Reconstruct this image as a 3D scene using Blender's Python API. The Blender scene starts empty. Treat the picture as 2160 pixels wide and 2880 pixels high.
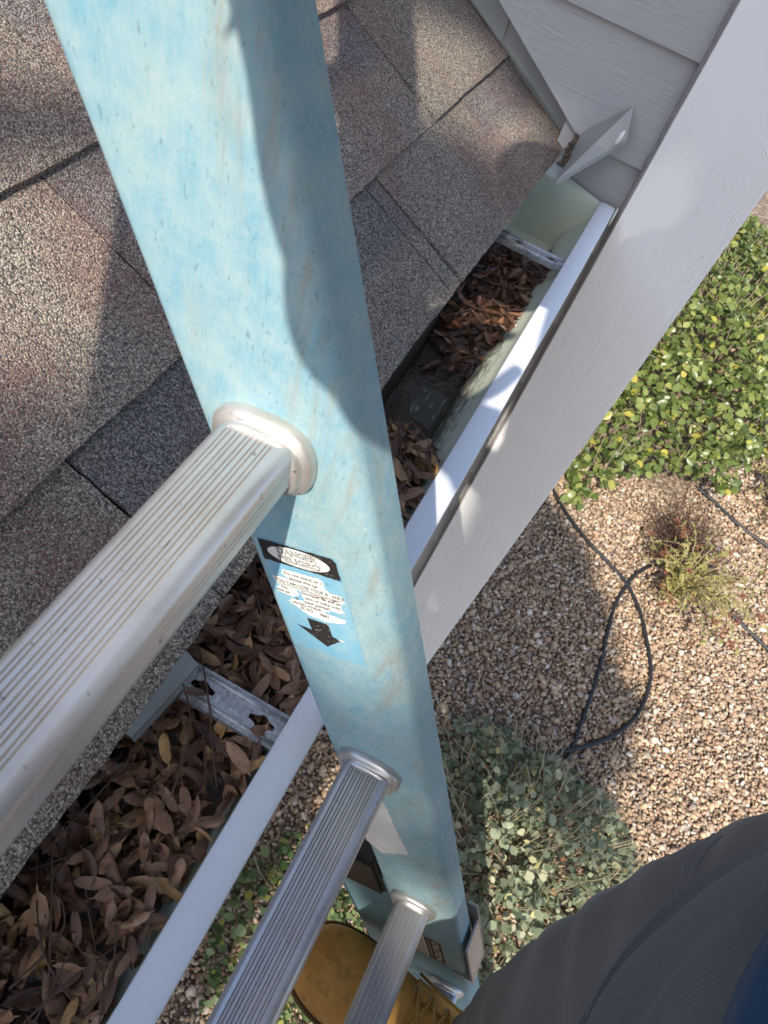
import bpy, bmesh, math, random
import numpy as np
from mathutils import Vector, Matrix, Euler, noise as mnoise

sc = bpy.context.scene
COL = sc.collection
HC = 2.95                                   # camera height above the gravel
rng = random.Random(7)
nrs = np.random.RandomState(11)

# ------------------------------------------------------------------ camera
RX = Vector((0.87184378, 0.43310979, 0.22870142))      # picture right, in world axes
RD = Vector((0.48239522, -0.6785279, -0.55398081))     # picture down
RF = Vector((-0.08475422, 0.59330919, -0.80050042))    # view direction
cam_d = bpy.data.cameras.new('camera')
cam = bpy.data.objects.new('camera', cam_d); COL.objects.link(cam)
Mx = Matrix((RX, -RD, -RF)).transposed().to_4x4(); Mx.translation = Vector((0, 0, HC))
cam.matrix_world = Mx
cam_d.sensor_fit = 'HORIZONTAL'; cam_d.sensor_width = 36.0; cam_d.lens = 36.0 * 2037.9 / 2160
cam_d.clip_start = 0.01; cam_d.clip_end = 500
cam_d.dof.use_dof = True; cam_d.dof.focus_distance = 0.62; cam_d.dof.aperture_fstop = 30
sc.camera = cam

# ------------------------------------------------------------------ light
SUN = Vector((0.0, 1.0, -1.10)).normalized()          # the way the light travels
w_ = bpy.data.worlds.new('World'); sc.world = w_; w_.use_nodes = True
nt = w_.node_tree; nt.nodes.clear()
sky = nt.nodes.new('ShaderNodeTexSky'); sky.sky_type = 'NISHITA'; sky.sun_disc = False
sky.sun_elevation = math.asin(-SUN.z); sky.sun_rotation = math.pi; sky.air_density = 1.0; sky.dust_density = 1.2
bg = nt.nodes.new('ShaderNodeBackground'); bg.inputs[1].default_value = 0.15
wo = nt.nodes.new('ShaderNodeOutputWorld')
nt.links.new(sky.outputs[0], bg.inputs[0]); nt.links.new(bg.outputs[0], wo.inputs[0])
sun_d = bpy.data.lights.new('sun', 'SUN'); sun_d.energy = 3.4; sun_d.angle = math.radians(0.53); sun_d.color = (1.0, 0.93, 0.82)
sun = bpy.data.objects.new('sun', sun_d); COL.objects.link(sun)
sun.rotation_euler = SUN.to_track_quat('-Z', 'Y').to_euler(); sun.location = (-0.3, -6, 9)
sc.view_settings.view_transform = 'Standard'; sc.view_settings.look = 'None'
sc.view_settings.exposure = 0.88; sc.view_settings.gamma = 1.0
sc.render.engine = 'CYCLES'; sc.cycles.use_denoising = True
sc.cycles.max_bounces = 8; sc.cycles.transparent_max_bounces = 8

# ------------------------------------------------------------------ frames of reference (camera-relative metres; z is raised by HC when a mesh is linked)
PITCH = math.radians(28.48); LEAN = math.radians(23.2)
EAVE = Vector((-0.118, 0, -0.487))
UP = Vector((-math.cos(PITCH), 0, math.sin(PITCH)))    # up the roof
RN = Vector((math.sin(PITCH), 0, math.cos(PITCH)))     # roof normal
def roof(u, y, h): return EAVE + UP * u + RN * h + Vector((0, y, 0))
LV = Vector((math.sin(LEAN), 0, -math.cos(LEAN)))      # down the ladder
LW = Vector((math.cos(LEAN), 0, math.sin(LEAN)))       # to the climber
R1 = Vector((-0.08544, 0.18211, -0.24915))             # first rung at the right-hand rail
def lad(w, t, y): return R1 + LW * w + LV * t + Vector((0, y, 0))
F_ = 2037.9
def ray(px, py): return RX * (px - 1080) + RD * (py - 1440) + RF * F_
def ground_at(px, py, z=0.0):                          # where that sight line meets height z above the gravel
    r = ray(px, py); k = (z - HC) / r.z
    return r * k
def smooth(a, b, x):
    t = min(1, max(0, (x - a) / (b - a))); return t * t * (3 - 2 * t)

# ------------------------------------------------------------------ object helpers
def empty(name, loc, label=None, cat=None, group=None):
    o = bpy.data.objects.new(name, None); COL.objects.link(o); o.empty_display_size = 0.05
    o.location = (loc[0], loc[1], loc[2] + HC); tag(o, label, cat, group); return o
def tag(o, label=None, cat=None, group=None, kind=None):
    if label: o['label'] = label
    if cat: o['category'] = cat
    if group: o['group'] = group
    if kind: o['kind'] = kind
    return o
def mesh_of(vs, fs, smooth_=False, name='mesh'):
    me = bpy.data.meshes.new(name); me.from_pydata([tuple(v) for v in vs], [], fs); me.update()
    if smooth_: me.shade_smooth()
    return me
def obj(name, me, mat, parent=None):
    o = bpy.data.objects.new(name, me); COL.objects.link(o)
    if mat is not None and len(me.materials) == 0:
        for m in (mat if isinstance(mat, (list, tuple)) else [mat]): me.materials.append(m)
    if parent is not None:
        o.parent = parent
    return o
def world_loc(o):
    p = Vector((0, 0, 0))
    while o is not None: p += Vector(o.location); o = o.parent
    return p
class MB:
    def __init__(s): s.v = []; s.f = []; s.mi = []
    def add(s, vs, fs, mi=0):
        n = len(s.v); s.v += [Vector(v) for v in vs]
        for f in fs: s.f.append([i + n for i in f]); s.mi.append(mi)
    def box(s, c, ax, ay, az, mi=0):                   # centre and three half-axis vectors
        c = Vector(c); ax = Vector(ax); ay = Vector(ay); az = Vector(az)
        vs = [c + ax * i + ay * j + az * k for i in (-1, 1) for j in (-1, 1) for k in (-1, 1)]
        s.add(vs, [(0, 1, 3, 2), (4, 6, 7, 5), (0, 4, 5, 1), (2, 3, 7, 6), (0, 2, 6, 4), (1, 5, 7, 3)], mi)
    def loft(s, rings, closed=True, cap=True, mi=0):
        n = len(rings[0]); vs = [p for r in rings for p in r]; fs = []
        for a in range(len(rings) - 1):
            for i in range(n if closed else n - 1):
                j = (i + 1) % n
                fs.append((a * n + i, a * n + j, (a + 1) * n + j, (a + 1) * n + i))
        if cap and closed:
            fs.append(tuple(range(n))[::-1]); fs.append(tuple((len(rings) - 1) * n + i for i in range(n)))
        s.add(vs, fs, mi)
    def tube(s, pts, r, n=8, mi=0, cap=True):
        pts = [Vector(p) for p in pts]; rings = []; up = None
        for i, p in enumerate(pts):
            d = (pts[min(i + 1, len(pts) - 1)] - pts[max(i - 1, 0)]).normalized()
            if up is None:
                up = d.orthogonal().normalized()
            up = (up - d * up.dot(d)).normalized(); sd = d.cross(up)
            rr = r[i] if isinstance(r, (list, tuple)) else r
            rings.append([p + (up * math.cos(2 * math.pi * k / n) + sd * math.sin(2 * math.pi * k / n)) * rr for k in range(n)])
        s.loft(rings, True, cap, mi)
    def grid(s, P, nu, nv, mi=0):
        vs = [P(i / (nu - 1), j / (nv - 1)) for i in range(nu) for j in range(nv)]
        s.add(vs, [(i * nv + j, (i + 1) * nv + j, (i + 1) * nv + j + 1, i * nv + j + 1) for i in range(nu - 1) for j in range(nv - 1)], mi)
    def build(s, name, mat, parent=None, smooth_=False, recalc=True, bevel=0, angle=None):
        off = Vector((0, 0, HC)) - (world_loc(parent) if parent is not None else Vector((0, 0, 0)))
        me = bpy.data.meshes.new(name); me.from_pydata([tuple(v + off) for v in s.v], [], s.f)
        me.polygons.foreach_set('material_index', s.mi); me.update()
        if recalc or bevel:
            bm = bmesh.new(); bm.from_mesh(me)
            if bevel: bmesh.ops.bevel(bm, geom=list(bm.edges), offset=bevel, segments=2, affect='EDGES', clamp_overlap=True)
            if recalc: bmesh.ops.recalc_face_normals(bm, faces=bm.faces)
            bm.to_mesh(me); bm.free()
        if smooth_: me.shade_smooth()
        if angle: me.shade_smooth(); me.set_sharp_from_angle(angle=math.radians(angle))
        return obj(name, me, mat, parent)

# ------------------------------------------------------------------ material helpers
class NT:
    def __init__(s, name):
        s.m = bpy.data.materials.new(name); s.m.use_nodes = True; s.t = s.m.node_tree
        s.b = s.t.nodes['Principled BSDF']
    def n(s, typ, ins=None, **kw):
        x = s.t.nodes.new(typ)
        for k, v in kw.items(): setattr(x, k, v)
        for k, v in (ins or {}).items():
            if isinstance(v, bpy.types.NodeSocket): s.t.links.new(v, x.inputs[k])
            else: x.inputs[k].default_value = v
        return x
    def pos(s, scale=(1, 1, 1), rot=(0, 0, 0)):
        g = s.n('ShaderNodeNewGeometry')
        return s.n('ShaderNodeMapping', {'Vector': g.outputs['Position'], 'Scale': scale, 'Rotation': rot}).outputs[0]
    def noise(s, scale, detail=4, vec=None, rough=0.55, dist=0.0):
        ins = {'Scale': scale, 'Detail': detail, 'Roughness': rough, 'Distortion': dist}
        if vec is not None: ins['Vector'] = vec
        return s.n('ShaderNodeTexNoise', ins).outputs['Fac']
    def ramp(s, fac, stops, interp='LINEAR'):
        r = s.n('ShaderNodeValToRGB', {'Fac': fac}); cr = r.color_ramp; cr.interpolation = interp
        while len(cr.elements) < len(stops): cr.elements.new(0.5)
        for e, (p, c) in zip(cr.elements, stops):
            e.position = p; e.color = (c, c, c, 1) if isinstance(c, (int, float)) else (*c, 1)
        return r.outputs[0]
    def mix(s, fac, a, b, blend='MIX'):
        x = s.n('ShaderNodeMix', data_type='RGBA', blend_type=blend)
        for i, v in ((0, fac), (6, a), (7, b)):
            if isinstance(v, bpy.types.NodeSocket): s.t.links.new(v, x.inputs[i])
            elif isinstance(v, (int, float)): x.inputs[i].default_value = v if i == 0 else (v, v, v, 1)
            else: x.inputs[i].default_value = (*v, 1)
        return x.outputs[2]
    def math(s, op, a, b=0.5):
        x = s.n('ShaderNodeMath', operation=op)
        for i, v in ((0, a), (1, b)):
            if isinstance(v, bpy.types.NodeSocket): s.t.links.new(v, x.inputs[i])
            else: x.inputs[i].default_value = v
        return x.outputs[0]
    def attr(s, name): return s.n('ShaderNodeAttribute', attribute_name=name)
    def set(s, **kw):
        for k, v in kw.items():
            k = {'color': 'Base Color', 'rough': 'Roughness', 'metal': 'Metallic', 'spec': 'Specular IOR Level', 'sheen': 'Sheen Weight'}.get(k, k)
            if isinstance(v, bpy.types.NodeSocket): s.t.links.new(v, s.b.inputs[k])
            else: s.b.inputs[k].default_value = (*v, 1) if isinstance(v, tuple) else v
        return s
    def bump(s, h, strength=0.5, dist=0.001, prev=None):
        ins = {'Height': h, 'Strength': strength, 'Distance': dist}
        if prev is not None: ins['Normal'] = prev
        x = s.n('ShaderNodeBump', ins); s.t.links.new(x.outputs[0], s.b.inputs['Normal']); return x.outputs[0]

MAT = {}
def simple(name, col, rough=0.6, metal=0.0, var=0.0, scale=40, bump=0.0, bscale=200, bdist=0.0005):
    a = NT(name)
    if var:
        f = a.noise(scale, 5, a.pos())
        a.set(color=a.mix(f, tuple(c * (1 - var) for c in col), tuple(min(1, c * (1 + var)) for c in col)))
    else: a.set(color=col)
    a.set(rough=rough, metal=metal)
    if bump: a.bump(a.noise(bscale, 3, a.pos()), bump, bdist)
    MAT[name] = a.m; return a.m

def m_shingle():
    a = NT('shingle'); p = a.pos()
    vo = a.n('ShaderNodeTexVoronoi', {'Vector': p, 'Scale': 760.0, 'Randomness': 1.0}, feature='F1')
    sep = a.n('ShaderNodeSeparateColor', {'Color': vo.outputs['Color']})
    gran = a.ramp(sep.outputs[0], [(0.0, (0.102, 0.090, 0.080)), (0.28, (0.225, 0.195, 0.165)), (0.55, (0.345, 0.290, 0.228)), (0.80, (0.52, 0.44, 0.345)), (0.93, (0.68, 0.60, 0.48)), (1.0, (0.22, 0.11, 0.085))])
    tone = a.attr('tone').outputs['Fac']
    big = a.noise(9, 3, p)
    red = a.ramp(a.math('ADD', big, a.math('MULTIPLY', tone, 0.25)), [(0.46, 0.0), (0.70, 0.95)])
    gr = a.mix(a.math('MULTIPLY', red, sep.outputs[1]), gran, (0.27, 0.145, 0.12))
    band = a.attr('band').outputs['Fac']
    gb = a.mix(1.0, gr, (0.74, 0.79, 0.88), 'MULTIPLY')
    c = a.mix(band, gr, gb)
    lum = a.math('ADD', 0.76, a.math('MULTIPLY', tone, 0.55))
    c2 = a.mix(1.0, c, a.n('ShaderNodeCombineColor', {'Red': lum, 'Green': lum, 'Blue': lum}).outputs[0], 'MULTIPLY')
    c3 = a.mix(a.ramp(vo.outputs['Distance'], [(0.45, 0.0), (0.85, 0.75)]), c2, (0.018, 0.016, 0.016))
    a.set(color=c3, rough=0.9, spec=0.25)
    b = a.bump(a.math('SUBTRACT', 1.0, vo.outputs['Distance']), 0.9, 0.0016)
    a.bump(a.noise(60, 3, p), 0.35, 0.002, b)
    return a.m
MAT['shingle'] = m_shingle()
def m_siding():
    a = NT('siding'); p = a.pos((9, 60, 210)); q = a.pos()
    g = a.noise(1.0, 6, p, 0.62, 0.6)
    big = a.noise(4, 3, q)
    a.set(color=a.mix(a.ramp(big, [(0.3, 0.0), (0.7, 1.0)]), (0.375, 0.366, 0.358), (0.43, 0.42, 0.41)), rough=0.55, spec=0.3)
    crack = a.ramp(a.noise(1.0, 3, a.pos((3.0, 3, 26)), 0.5, 1.2), [(0.492, 0.0), (0.5, 1.0), (0.508, 0.0)])
    b = a.bump(g, 0.55, 0.0024); a.bump(crack, -0.9, 0.0020, b)
    return a.m
MAT['siding'] = m_siding()
def m_board():
    a = NT('board_paint'); p = a.pos((130, 60, 5)); q = a.pos()
    g = a.noise(1.0, 6, p, 0.6, 0.9)
    ms = a.ramp(a.noise(7, 2, q), [(0.42, 0.15), (0.62, 1.0)])
    a.set(color=a.mix(a.noise(6, 4, q), (0.80, 0.782, 0.755), (0.86, 0.842, 0.815)), rough=0.45, spec=0.35)
    b = a.bump(a.math('MULTIPLY', a.ramp(g, [(0.35, 0.0), (0.52, 0.8), (0.6, 1.0)]), ms), 0.42, 0.0012)
    a.bump(a.noise(240, 3, q), 0.22, 0.0006, b)
    return a.m
MAT['board_paint'] = m_board()
def m_rail(name, c1, c2, c3, dirt=1.0):
    a = NT(name); q = a.pos(); al = a.pos((90, 90, 14), (0, LEAN, 0))
    bigf = a.ramp(a.noise(1.0, 7, a.pos((46, 46, 24), (0, LEAN, 0)), 0.75), [(0.34, 0.0), (0.68, 1.0)])
    c = a.mix(bigf, c1, c2)
    fib = a.noise(1.0, 6, a.pos((900, 900, 60), (0, LEAN, 0)), 0.75, 0.3)
    c = a.mix(a.ramp(fib, [(0.46, 0.0), (0.74, 0.50)]), c, c3)
    blot = a.noise(95, 5, q, 0.7)
    c = a.mix(a.ramp(blot, [(0.40, 0.0), (0.70, 0.55)]), c, c3)
    flk = a.ramp(a.noise(1.0, 2, a.pos((700, 700, 240), (0, LEAN + 0.5, 0)), 0.5), [(0.66, 0.0), (0.74, 0.55)])
    c = a.mix(flk, c, (0.09, 0.14, 0.15))
    wv = a.n('ShaderNodeSeparateXYZ', {'Vector': a.pos((1, 1, 1), (0, LEAN, 0))}).outputs[0]
    W0 = -0.08544 * math.cos(LEAN) + (HC - 0.24915) * math.sin(LEAN)
    crs = a.ramp(a.math('MULTIPLY', a.math('SUBTRACT', wv, W0 + 0.012), 20.0), [(0.0, 0.0), (0.42, 1.0), (0.66, 1.0), (0.74, 0.0)])
    crs = a.math('MULTIPLY', crs, a.ramp(a.noise(1.0, 5, a.pos((150, 150, 13), (0, LEAN, 0)), 0.65), [(0.50, 0.0), (0.72, 0.55 * dirt)]))
    c = a.mix(crs, c, (0.30, 0.235, 0.165))
    spk = a.ramp(a.noise(620, 2, q, 0.5), [(0.67, 0.0), (0.76, 0.7)])
    spk = a.math('MULTIPLY', spk, a.ramp(a.noise(30, 3, q), [(0.35, 0.15), (0.65, 1.0)]))
    c = a.mix(spk, c, (0.05, 0.07, 0.075))
    dr = a.math('MULTIPLY', a.ramp(a.noise(1.0, 5, a.pos((60, 60, 16), (0, LEAN, 0)), 0.65, 0.8), [(0.54, 0.0), (0.76, 0.40 * dirt)]), a.ramp(a.noise(11, 2, q), [(0.4, 0.0), (0.6, 1.0)]))
    c = a.mix(dr, c, (0.33, 0.27, 0.20))
    sc_ = a.ramp(a.noise(1.0, 3, a.pos((260, 260, 22), (0, LEAN + 0.35, 0)), 0.5, 2.0), [(0.70, 0.0), (0.74, 0.7)])
    c = a.mix(sc_, c, (0.14, 0.17, 0.17))
    a.set(color=c, rough=0.62, spec=0.3)
    a.bump(fib, 0.25, 0.0006)
    return a.m
MAT['rail'] = m_rail('rail_fibreglass', (0.165, 0.365, 0.46), (0.29, 0.43, 0.455), (0.42, 0.50, 0.49))
MAT['rail_dark'] = m_rail('rail_fibreglass_base', (0.10, 0.23, 0.28), (0.16, 0.29, 0.33), (0.24, 0.35, 0.37))
def m_alu(name, col, rough, dirt, warm=(0.42, 0.36, 0.29)):
    a = NT(name); q = a.pos()
    st = a.noise(1.0, 5, a.pos((500, 5, 500)), 0.6)
    c = a.mix(a.ramp(a.noise(26, 5, q, 0.65), [(0.42, 0.0), (0.72, dirt)]), col, warm)
    c = a.mix(a.ramp(a.noise(230, 2, q), [(0.68, 0.0), (0.76, 0.7)]), c, (0.10, 0.08, 0.07))
    a.set(color=c, metal=0.7, rough=a.math('ADD', rough, a.math('MULTIPLY', st, 0.12)))
    a.bump(st, 0.15, 0.0004)
    return a.m
MAT['rung'] = m_alu('rung_aluminium', (0.56, 0.56, 0.575), 0.30, 0.45)
MAT['collar'] = m_alu('collar_aluminium', (0.60, 0.595, 0.58), 0.30, 0.40)
MAT['collar_dirty'] = m_alu('collar_dusty', (0.66, 0.63, 0.585), 0.40, 0.75, (0.50, 0.42, 0.33))
def m_galv():
    a = NT('galvanised'); q = a.pos()
    vo = a.n('ShaderNodeTexVoronoi', {'Vector': q, 'Scale': 350.0})
    sep = a.n('ShaderNodeSeparateColor', {'Color': vo.outputs['Color']})
    c = a.mix(sep.outputs[0], (0.34, 0.34, 0.345), (0.56, 0.56, 0.565))
    c = a.mix(a.ramp(a.noise(55, 4, q), [(0.5, 0.0), (0.7, 0.6)]), c, (0.20, 0.19, 0.18))
    a.set(color=c, metal=0.7, rough=0.5); a.bump(a.noise(420, 3, q), 0.3, 0.0004); return a.m
MAT['galv'] = m_galv()
def m_gutter_in():
    a = NT('gutter_inside'); q = a.pos()
    c = a.mix(a.noise(14, 4, q), (0.50, 0.545, 0.42), (0.60, 0.62, 0.51))
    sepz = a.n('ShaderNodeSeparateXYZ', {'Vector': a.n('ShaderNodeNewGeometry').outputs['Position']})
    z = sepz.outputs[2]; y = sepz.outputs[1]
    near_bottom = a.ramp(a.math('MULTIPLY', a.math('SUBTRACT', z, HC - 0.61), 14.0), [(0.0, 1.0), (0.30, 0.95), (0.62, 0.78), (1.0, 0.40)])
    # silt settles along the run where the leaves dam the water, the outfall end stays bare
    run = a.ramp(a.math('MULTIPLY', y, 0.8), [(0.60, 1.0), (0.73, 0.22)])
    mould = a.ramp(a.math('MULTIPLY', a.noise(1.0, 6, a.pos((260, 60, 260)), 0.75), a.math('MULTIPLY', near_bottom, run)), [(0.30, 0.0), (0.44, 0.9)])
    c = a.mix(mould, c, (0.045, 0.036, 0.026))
    back_shade = a.math('MULTIPLY', a.ramp(a.math('MULTIPLY', a.math('ADD', sepz.outputs[0], 0.14), 50.0), [(0.40, 1.0), (0.60, 0.0)]), a.ramp(a.math('MULTIPLY', y, 0.8), [(0.70, 1.0), (0.75, 0.0)]))  # shade on the back wall below the eave, painted as dark colour
    c = a.mix(a.math('MULTIPLY', back_shade, 0.92), c, (0.030, 0.022, 0.016))
    a.set(color=c, rough=0.5, spec=0.4); return a.m
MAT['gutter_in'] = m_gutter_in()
def m_lip():
    a = NT('gutter_white'); q = a.pos()
    c = a.mix(a.noise(10, 3, q), (0.66, 0.68, 0.71), (0.74, 0.75, 0.77))
    s = a.ramp(a.noise(1.0, 4, a.pos((420, 14, 420)), 0.6), [(0.70, 0.0), (0.75, 0.8)])
    c = a.mix(s, c, (0.06, 0.06, 0.06)); a.set(color=c, rough=0.4); return a.m
MAT['lip'] = m_lip()
def m_sludge():
    a = NT('wet_sludge'); q = a.pos()
    c = a.mix(a.ramp(a.noise(60, 6, q, 0.7), [(0.3, 0.0), (0.7, 1.0)]), (0.022, 0.013, 0.008), (0.085, 0.045, 0.022))
    a.set(color=c, rough=a.ramp(a.noise(35, 3, q), [(0.4, 0.12), (0.6, 0.5)]), spec=0.6)
    a.bump(a.noise(170, 5, q), 0.6, 0.004); return a.m
MAT['sludge'] = m_sludge()
def m_dead(name, wet):
    a = NT(name); oi = a.n('ShaderNodeObjectInfo'); at_ = a.attr('rnd').outputs['Fac']
    rd = a.math('FRACT', a.math('ADD', oi.outputs['Random'], at_), 0)
    if wet: st = [(0.0, (0.055, 0.024, 0.012)), (0.4, (0.13, 0.054, 0.026)), (0.8, (0.21, 0.092, 0.042)), (0.95, (0.28, 0.14, 0.07)), (1.0, (0.42, 0.27, 0.16))]
    else: st = [(0.0, (0.105, 0.052, 0.032)), (0.35, (0.215, 0.110, 0.066)), (0.65, (0.33, 0.180, 0.105)), (0.88, (0.44, 0.25, 0.14)), (1.0, (0.52, 0.29, 0.10))]
    c = a.ramp(rd, st)
    g = a.n('ShaderNodeTexCoord').outputs['Object']
    f = a.noise(230, 4, g, 0.65)
    c = a.mix(a.ramp(f, [(0.35, 0.0), (0.75, 0.55)]), c, (0.055, 0.034, 0.026))
    a.set(color=c, rough=0.3 if wet else 0.5, spec=0.5 if wet else 0.4)
    a.bump(f, 0.3, 0.0006); return a.m
MAT['dead'] = m_dead('dead_leaf', False); MAT['wetleaf'] = m_dead('wet_dead_leaf', True)
MAT['twig'] = simple('twig', (0.085, 0.045, 0.028), 0.7, var=0.4, scale=60)
MAT['dry'] = simple('dry_stem', (0.40, 0.32, 0.20), 0.8, var=0.3, scale=30)
def m_cloth(name, c1, c2, weave, dist=0.0008, sheen=0.4):
    a = NT(name); q = a.n('ShaderNodeTexCoord').outputs['UV']
    ck = a.n('ShaderNodeTexVoronoi', {'Vector': q, 'Scale': weave, 'Randomness': 0.15}, distance='CHEBYCHEV')
    big = a.noise(9, 4, a.pos())
    c = a.mix(big, c1, c2)
    c = a.mix(a.ramp(ck.outputs['Distance'], [(0.25, 0.0), (0.6, 0.55)]), c, tuple(x * 0.45 for x in c1))
    c = a.mix(a.math('MULTIPLY', a.attr('fold_light').outputs['Fac'], 0.95), c, tuple(min(1, x * 2.1) for x in c2))  # lighter colour on fold ridges, as if they caught the light
    a.set(color=c, rough=0.95, spec=0.1, sheen=sheen); a.b.inputs['Sheen Roughness'].default_value = 0.5
    a.bump(ck.outputs['Distance'], -0.5, dist); return a.m
MAT['trouser'] = m_cloth('trouser_canvas', (0.165, 0.155, 0.146), (0.220, 0.205, 0.188), 900, 0.0003, 0.1)
MAT['knit'] = m_cloth('grey_knit', (0.140, 0.137, 0.140), (0.175, 0.170, 0.170), 640, 0.0006, 0.1)
MAT['denim'] = m_cloth('blue_cloth', (0.020, 0.060, 0.14), (0.030, 0.080, 0.18), 700, 0.0006, 0.1)
def m_leather():
    a = NT('tan_leather'); q = a.pos()
    c = a.mix(a.ramp(a.noise(26, 5, q, 0.65), [(0.25, 0.0), (0.75, 1.0)]), (0.50, 0.245, 0.055), (0.76, 0.43, 0.12))
    c = a.mix(a.ramp(a.noise(60, 5, q), [(0.55, 0.0), (0.78, 0.6)]), c, (0.07, 0.045, 0.03))
    a.set(color=c, rough=0.6, spec=0.3); a.bump(a.noise(330, 4, q), 0.3, 0.0006); return a.m
MAT['leather'] = m_leather()
MAT['sole'] = simple('boot_sole', (0.10, 0.06, 0.03), 0.8, var=0.4, scale=80)
MAT['lace'] = simple('boot_lace', (0.48, 0.27, 0.07), 0.8, var=0.4, scale=300)
MAT['skin'] = simple('skin', (0.45, 0.26, 0.19), 0.5)
MAT['hair'] = simple('hair', (0.03, 0.02, 0.015), 0.7)
MAT['black'] = simple('black_print', (0.022, 0.018, 0.016), 0.6, var=0.5, scale=300)
MAT['white'] = simple('white_print', (0.75, 0.73, 0.68), 0.6, var=0.06, scale=200)
def m_sticker():
    a = NT('sticker_blue'); q = a.pos()
    c = a.mix(a.ramp(a.noise(60, 5, q, 0.7), [(0.35, 0.0), (0.65, 1.0)]), (0.165, 0.42, 0.58), (0.29, 0.47, 0.54))
    c = a.mix(a.ramp(a.noise(480, 3, q), [(0.62, 0.0), (0.72, 0.6)]), c, (0.12, 0.17, 0.19))
    a.set(color=c, rough=0.5); return a.m
MAT['stickblue'] = m_sticker()
MAT['stickedge'] = simple('sticker_edge', (0.20, 0.27, 0.30), 0.7, var=0.2, scale=70)
MAT['smear'] = simple('paint_smear', (0.66, 0.66, 0.66), 0.5, var=0.15, scale=60, bump=0.5, bscale=120, bdist=0.001)
MAT['brown'] = simple('brown_print', (0.07, 0.028, 0.018), 0.6)
MAT['flash'] = simple('flashing_metal', (0.29, 0.29, 0.27), 0.45, 0.1, var=0.07, scale=20)
MAT['caulk'] = simple('caulk', (0.30, 0.27, 0.26), 0.7, var=0.3, scale=60, bump=0.5, bscale=90, bdist=0.002)
MAT['dirt'] = simple('dirt_debris', (0.10, 0.07, 0.045), 0.95, var=0.6, scale=160, bump=0.8, bscale=260, bdist=0.002)
MAT['bracket'] = simple('bracket_metal', (0.42, 0.42, 0.42), 0.4, 0.6, var=0.25, scale=90)
MAT['rubber'] = simple('black_plastic', (0.015, 0.015, 0.016), 0.5)
MAT['hose'] = simple('black_poly_tube', (0.022, 0.022, 0.025), 0.45, var=0.4, scale=30)
MAT['grime'] = simple('groove_grime', (0.27, 0.24, 0.205), 0.8, var=0.4, scale=60)
MAT['felt'] = simple('roof_felt', (0.016, 0.015, 0.015), 0.95)
MAT['plate'] = simple('grey_plate', (0.33, 0.33, 0.32), 0.5, 0.3, var=0.1)
MAT['fascia'] = simple('fascia_paint', (0.62, 0.62, 0.63), 0.5, var=0.05)
MAT['bark'] = simple('bark', (0.10, 0.075, 0.055), 0.9, var=0.4, scale=30, bump=0.8, bscale=40, bdist=0.01)
def m_leaf(name, stops, rough=0.4, transl=0.25, attrname='rnd'):
    a = NT(name); oi = a.n('ShaderNodeObjectInfo')
    rd = a.math('FRACT', a.math('ADD', oi.outputs['Random'], a.attr(attrname).outputs['Fac']), 0)
    c = a.ramp(rd, stops)
    a.set(color=c, rough=rough, spec=0.4)
    tr = a.n('ShaderNodeBsdfTranslucent', {'Color': c}); mx = a.n('ShaderNodeMixShader', {0: transl, 1: a.b.outputs[0], 2: tr.outputs[0]})
    a.t.links.new(mx.outputs[0], a.t.nodes['Material Output'].inputs[0]); return a.m
MAT['hedge'] = m_leaf('hedge_leaf', [(0.0, (0.065, 0.100, 0.026)), (0.45, (0.145, 0.195, 0.052)), (0.8, (0.245, 0.285, 0.085)), (0.93, (0.33, 0.35, 0.11)), (0.955, (0.42, 0.40, 0.07)), (1.0, (0.50, 0.42, 0.10))], 0.32)
MAT['sage'] = m_leaf('sage_leaf', [(0.0, (0.12, 0.150, 0.085)), (0.4, (0.205, 0.240, 0.140)), (0.8, (0.34, 0.365, 0.235)), (0.93, (0.50, 0.49, 0.31)), (0.97, (0.50, 0.44, 0.18)), (1.0, (0.22, 0.09, 0.045))], 0.6)
MAT['lime'] = m_leaf('lime_leaf', [(0.0, (0.06, 0.11, 0.035)), (0.5, (0.13, 0.19, 0.065)), (0.85, (0.20, 0.26, 0.10)), (1.0, (0.42, 0.38, 0.07))], 0.5)
MAT['yellow'] = m_leaf('yellow_leaf', [(0.0, (0.16, 0.17, 0.045)), (0.5, (0.30, 0.28, 0.075)), (1.0, (0.44, 0.37, 0.14))], 0.6)
MAT['seed'] = simple('seed_head', (0.20, 0.075, 0.04), 0.9, var=0.4, scale=90)
def m_gravel():
    a = NT('gravel_pebble'); cl = a.attr('pcol').outputs['Color']; q = a.pos()
    c = a.mix(a.ramp(a.noise(210, 4, q), [(0.4, 0.0), (0.75, 0.4)]), cl, (0.12, 0.085, 0.06))
    a.set(color=c, rough=0.75, spec=0.3); return a.m
MAT['gravel'] = m_gravel()
def m_ground():
    a = NT('ground_gravel'); p = a.pos((1, 1, 0.2))
    vo = a.n('ShaderNodeTexVoronoi', {'Vector': p, 'Scale': 48.0}); sep = a.n('ShaderNodeSeparateColor', {'Color': vo.outputs['Color']})
    c = a.ramp(sep.outputs[0], [(0.0, (0.16, 0.11, 0.08)), (0.4, (0.27, 0.19, 0.13)), (0.8, (0.36, 0.26, 0.17)), (1.0, (0.48, 0.40, 0.31))])
    c = a.mix(a.ramp(vo.outputs['Distance'], [(0.35, 0.0), (0.7, 0.8)]), c, (0.12, 0.085, 0.06))
    a.set(color=c, rough=0.9); a.bump(a.math('SUBTRACT', 1.0, vo.outputs['Distance']), 0.8, 0.012); return a.m
MAT['ground'] = m_ground()
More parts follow.
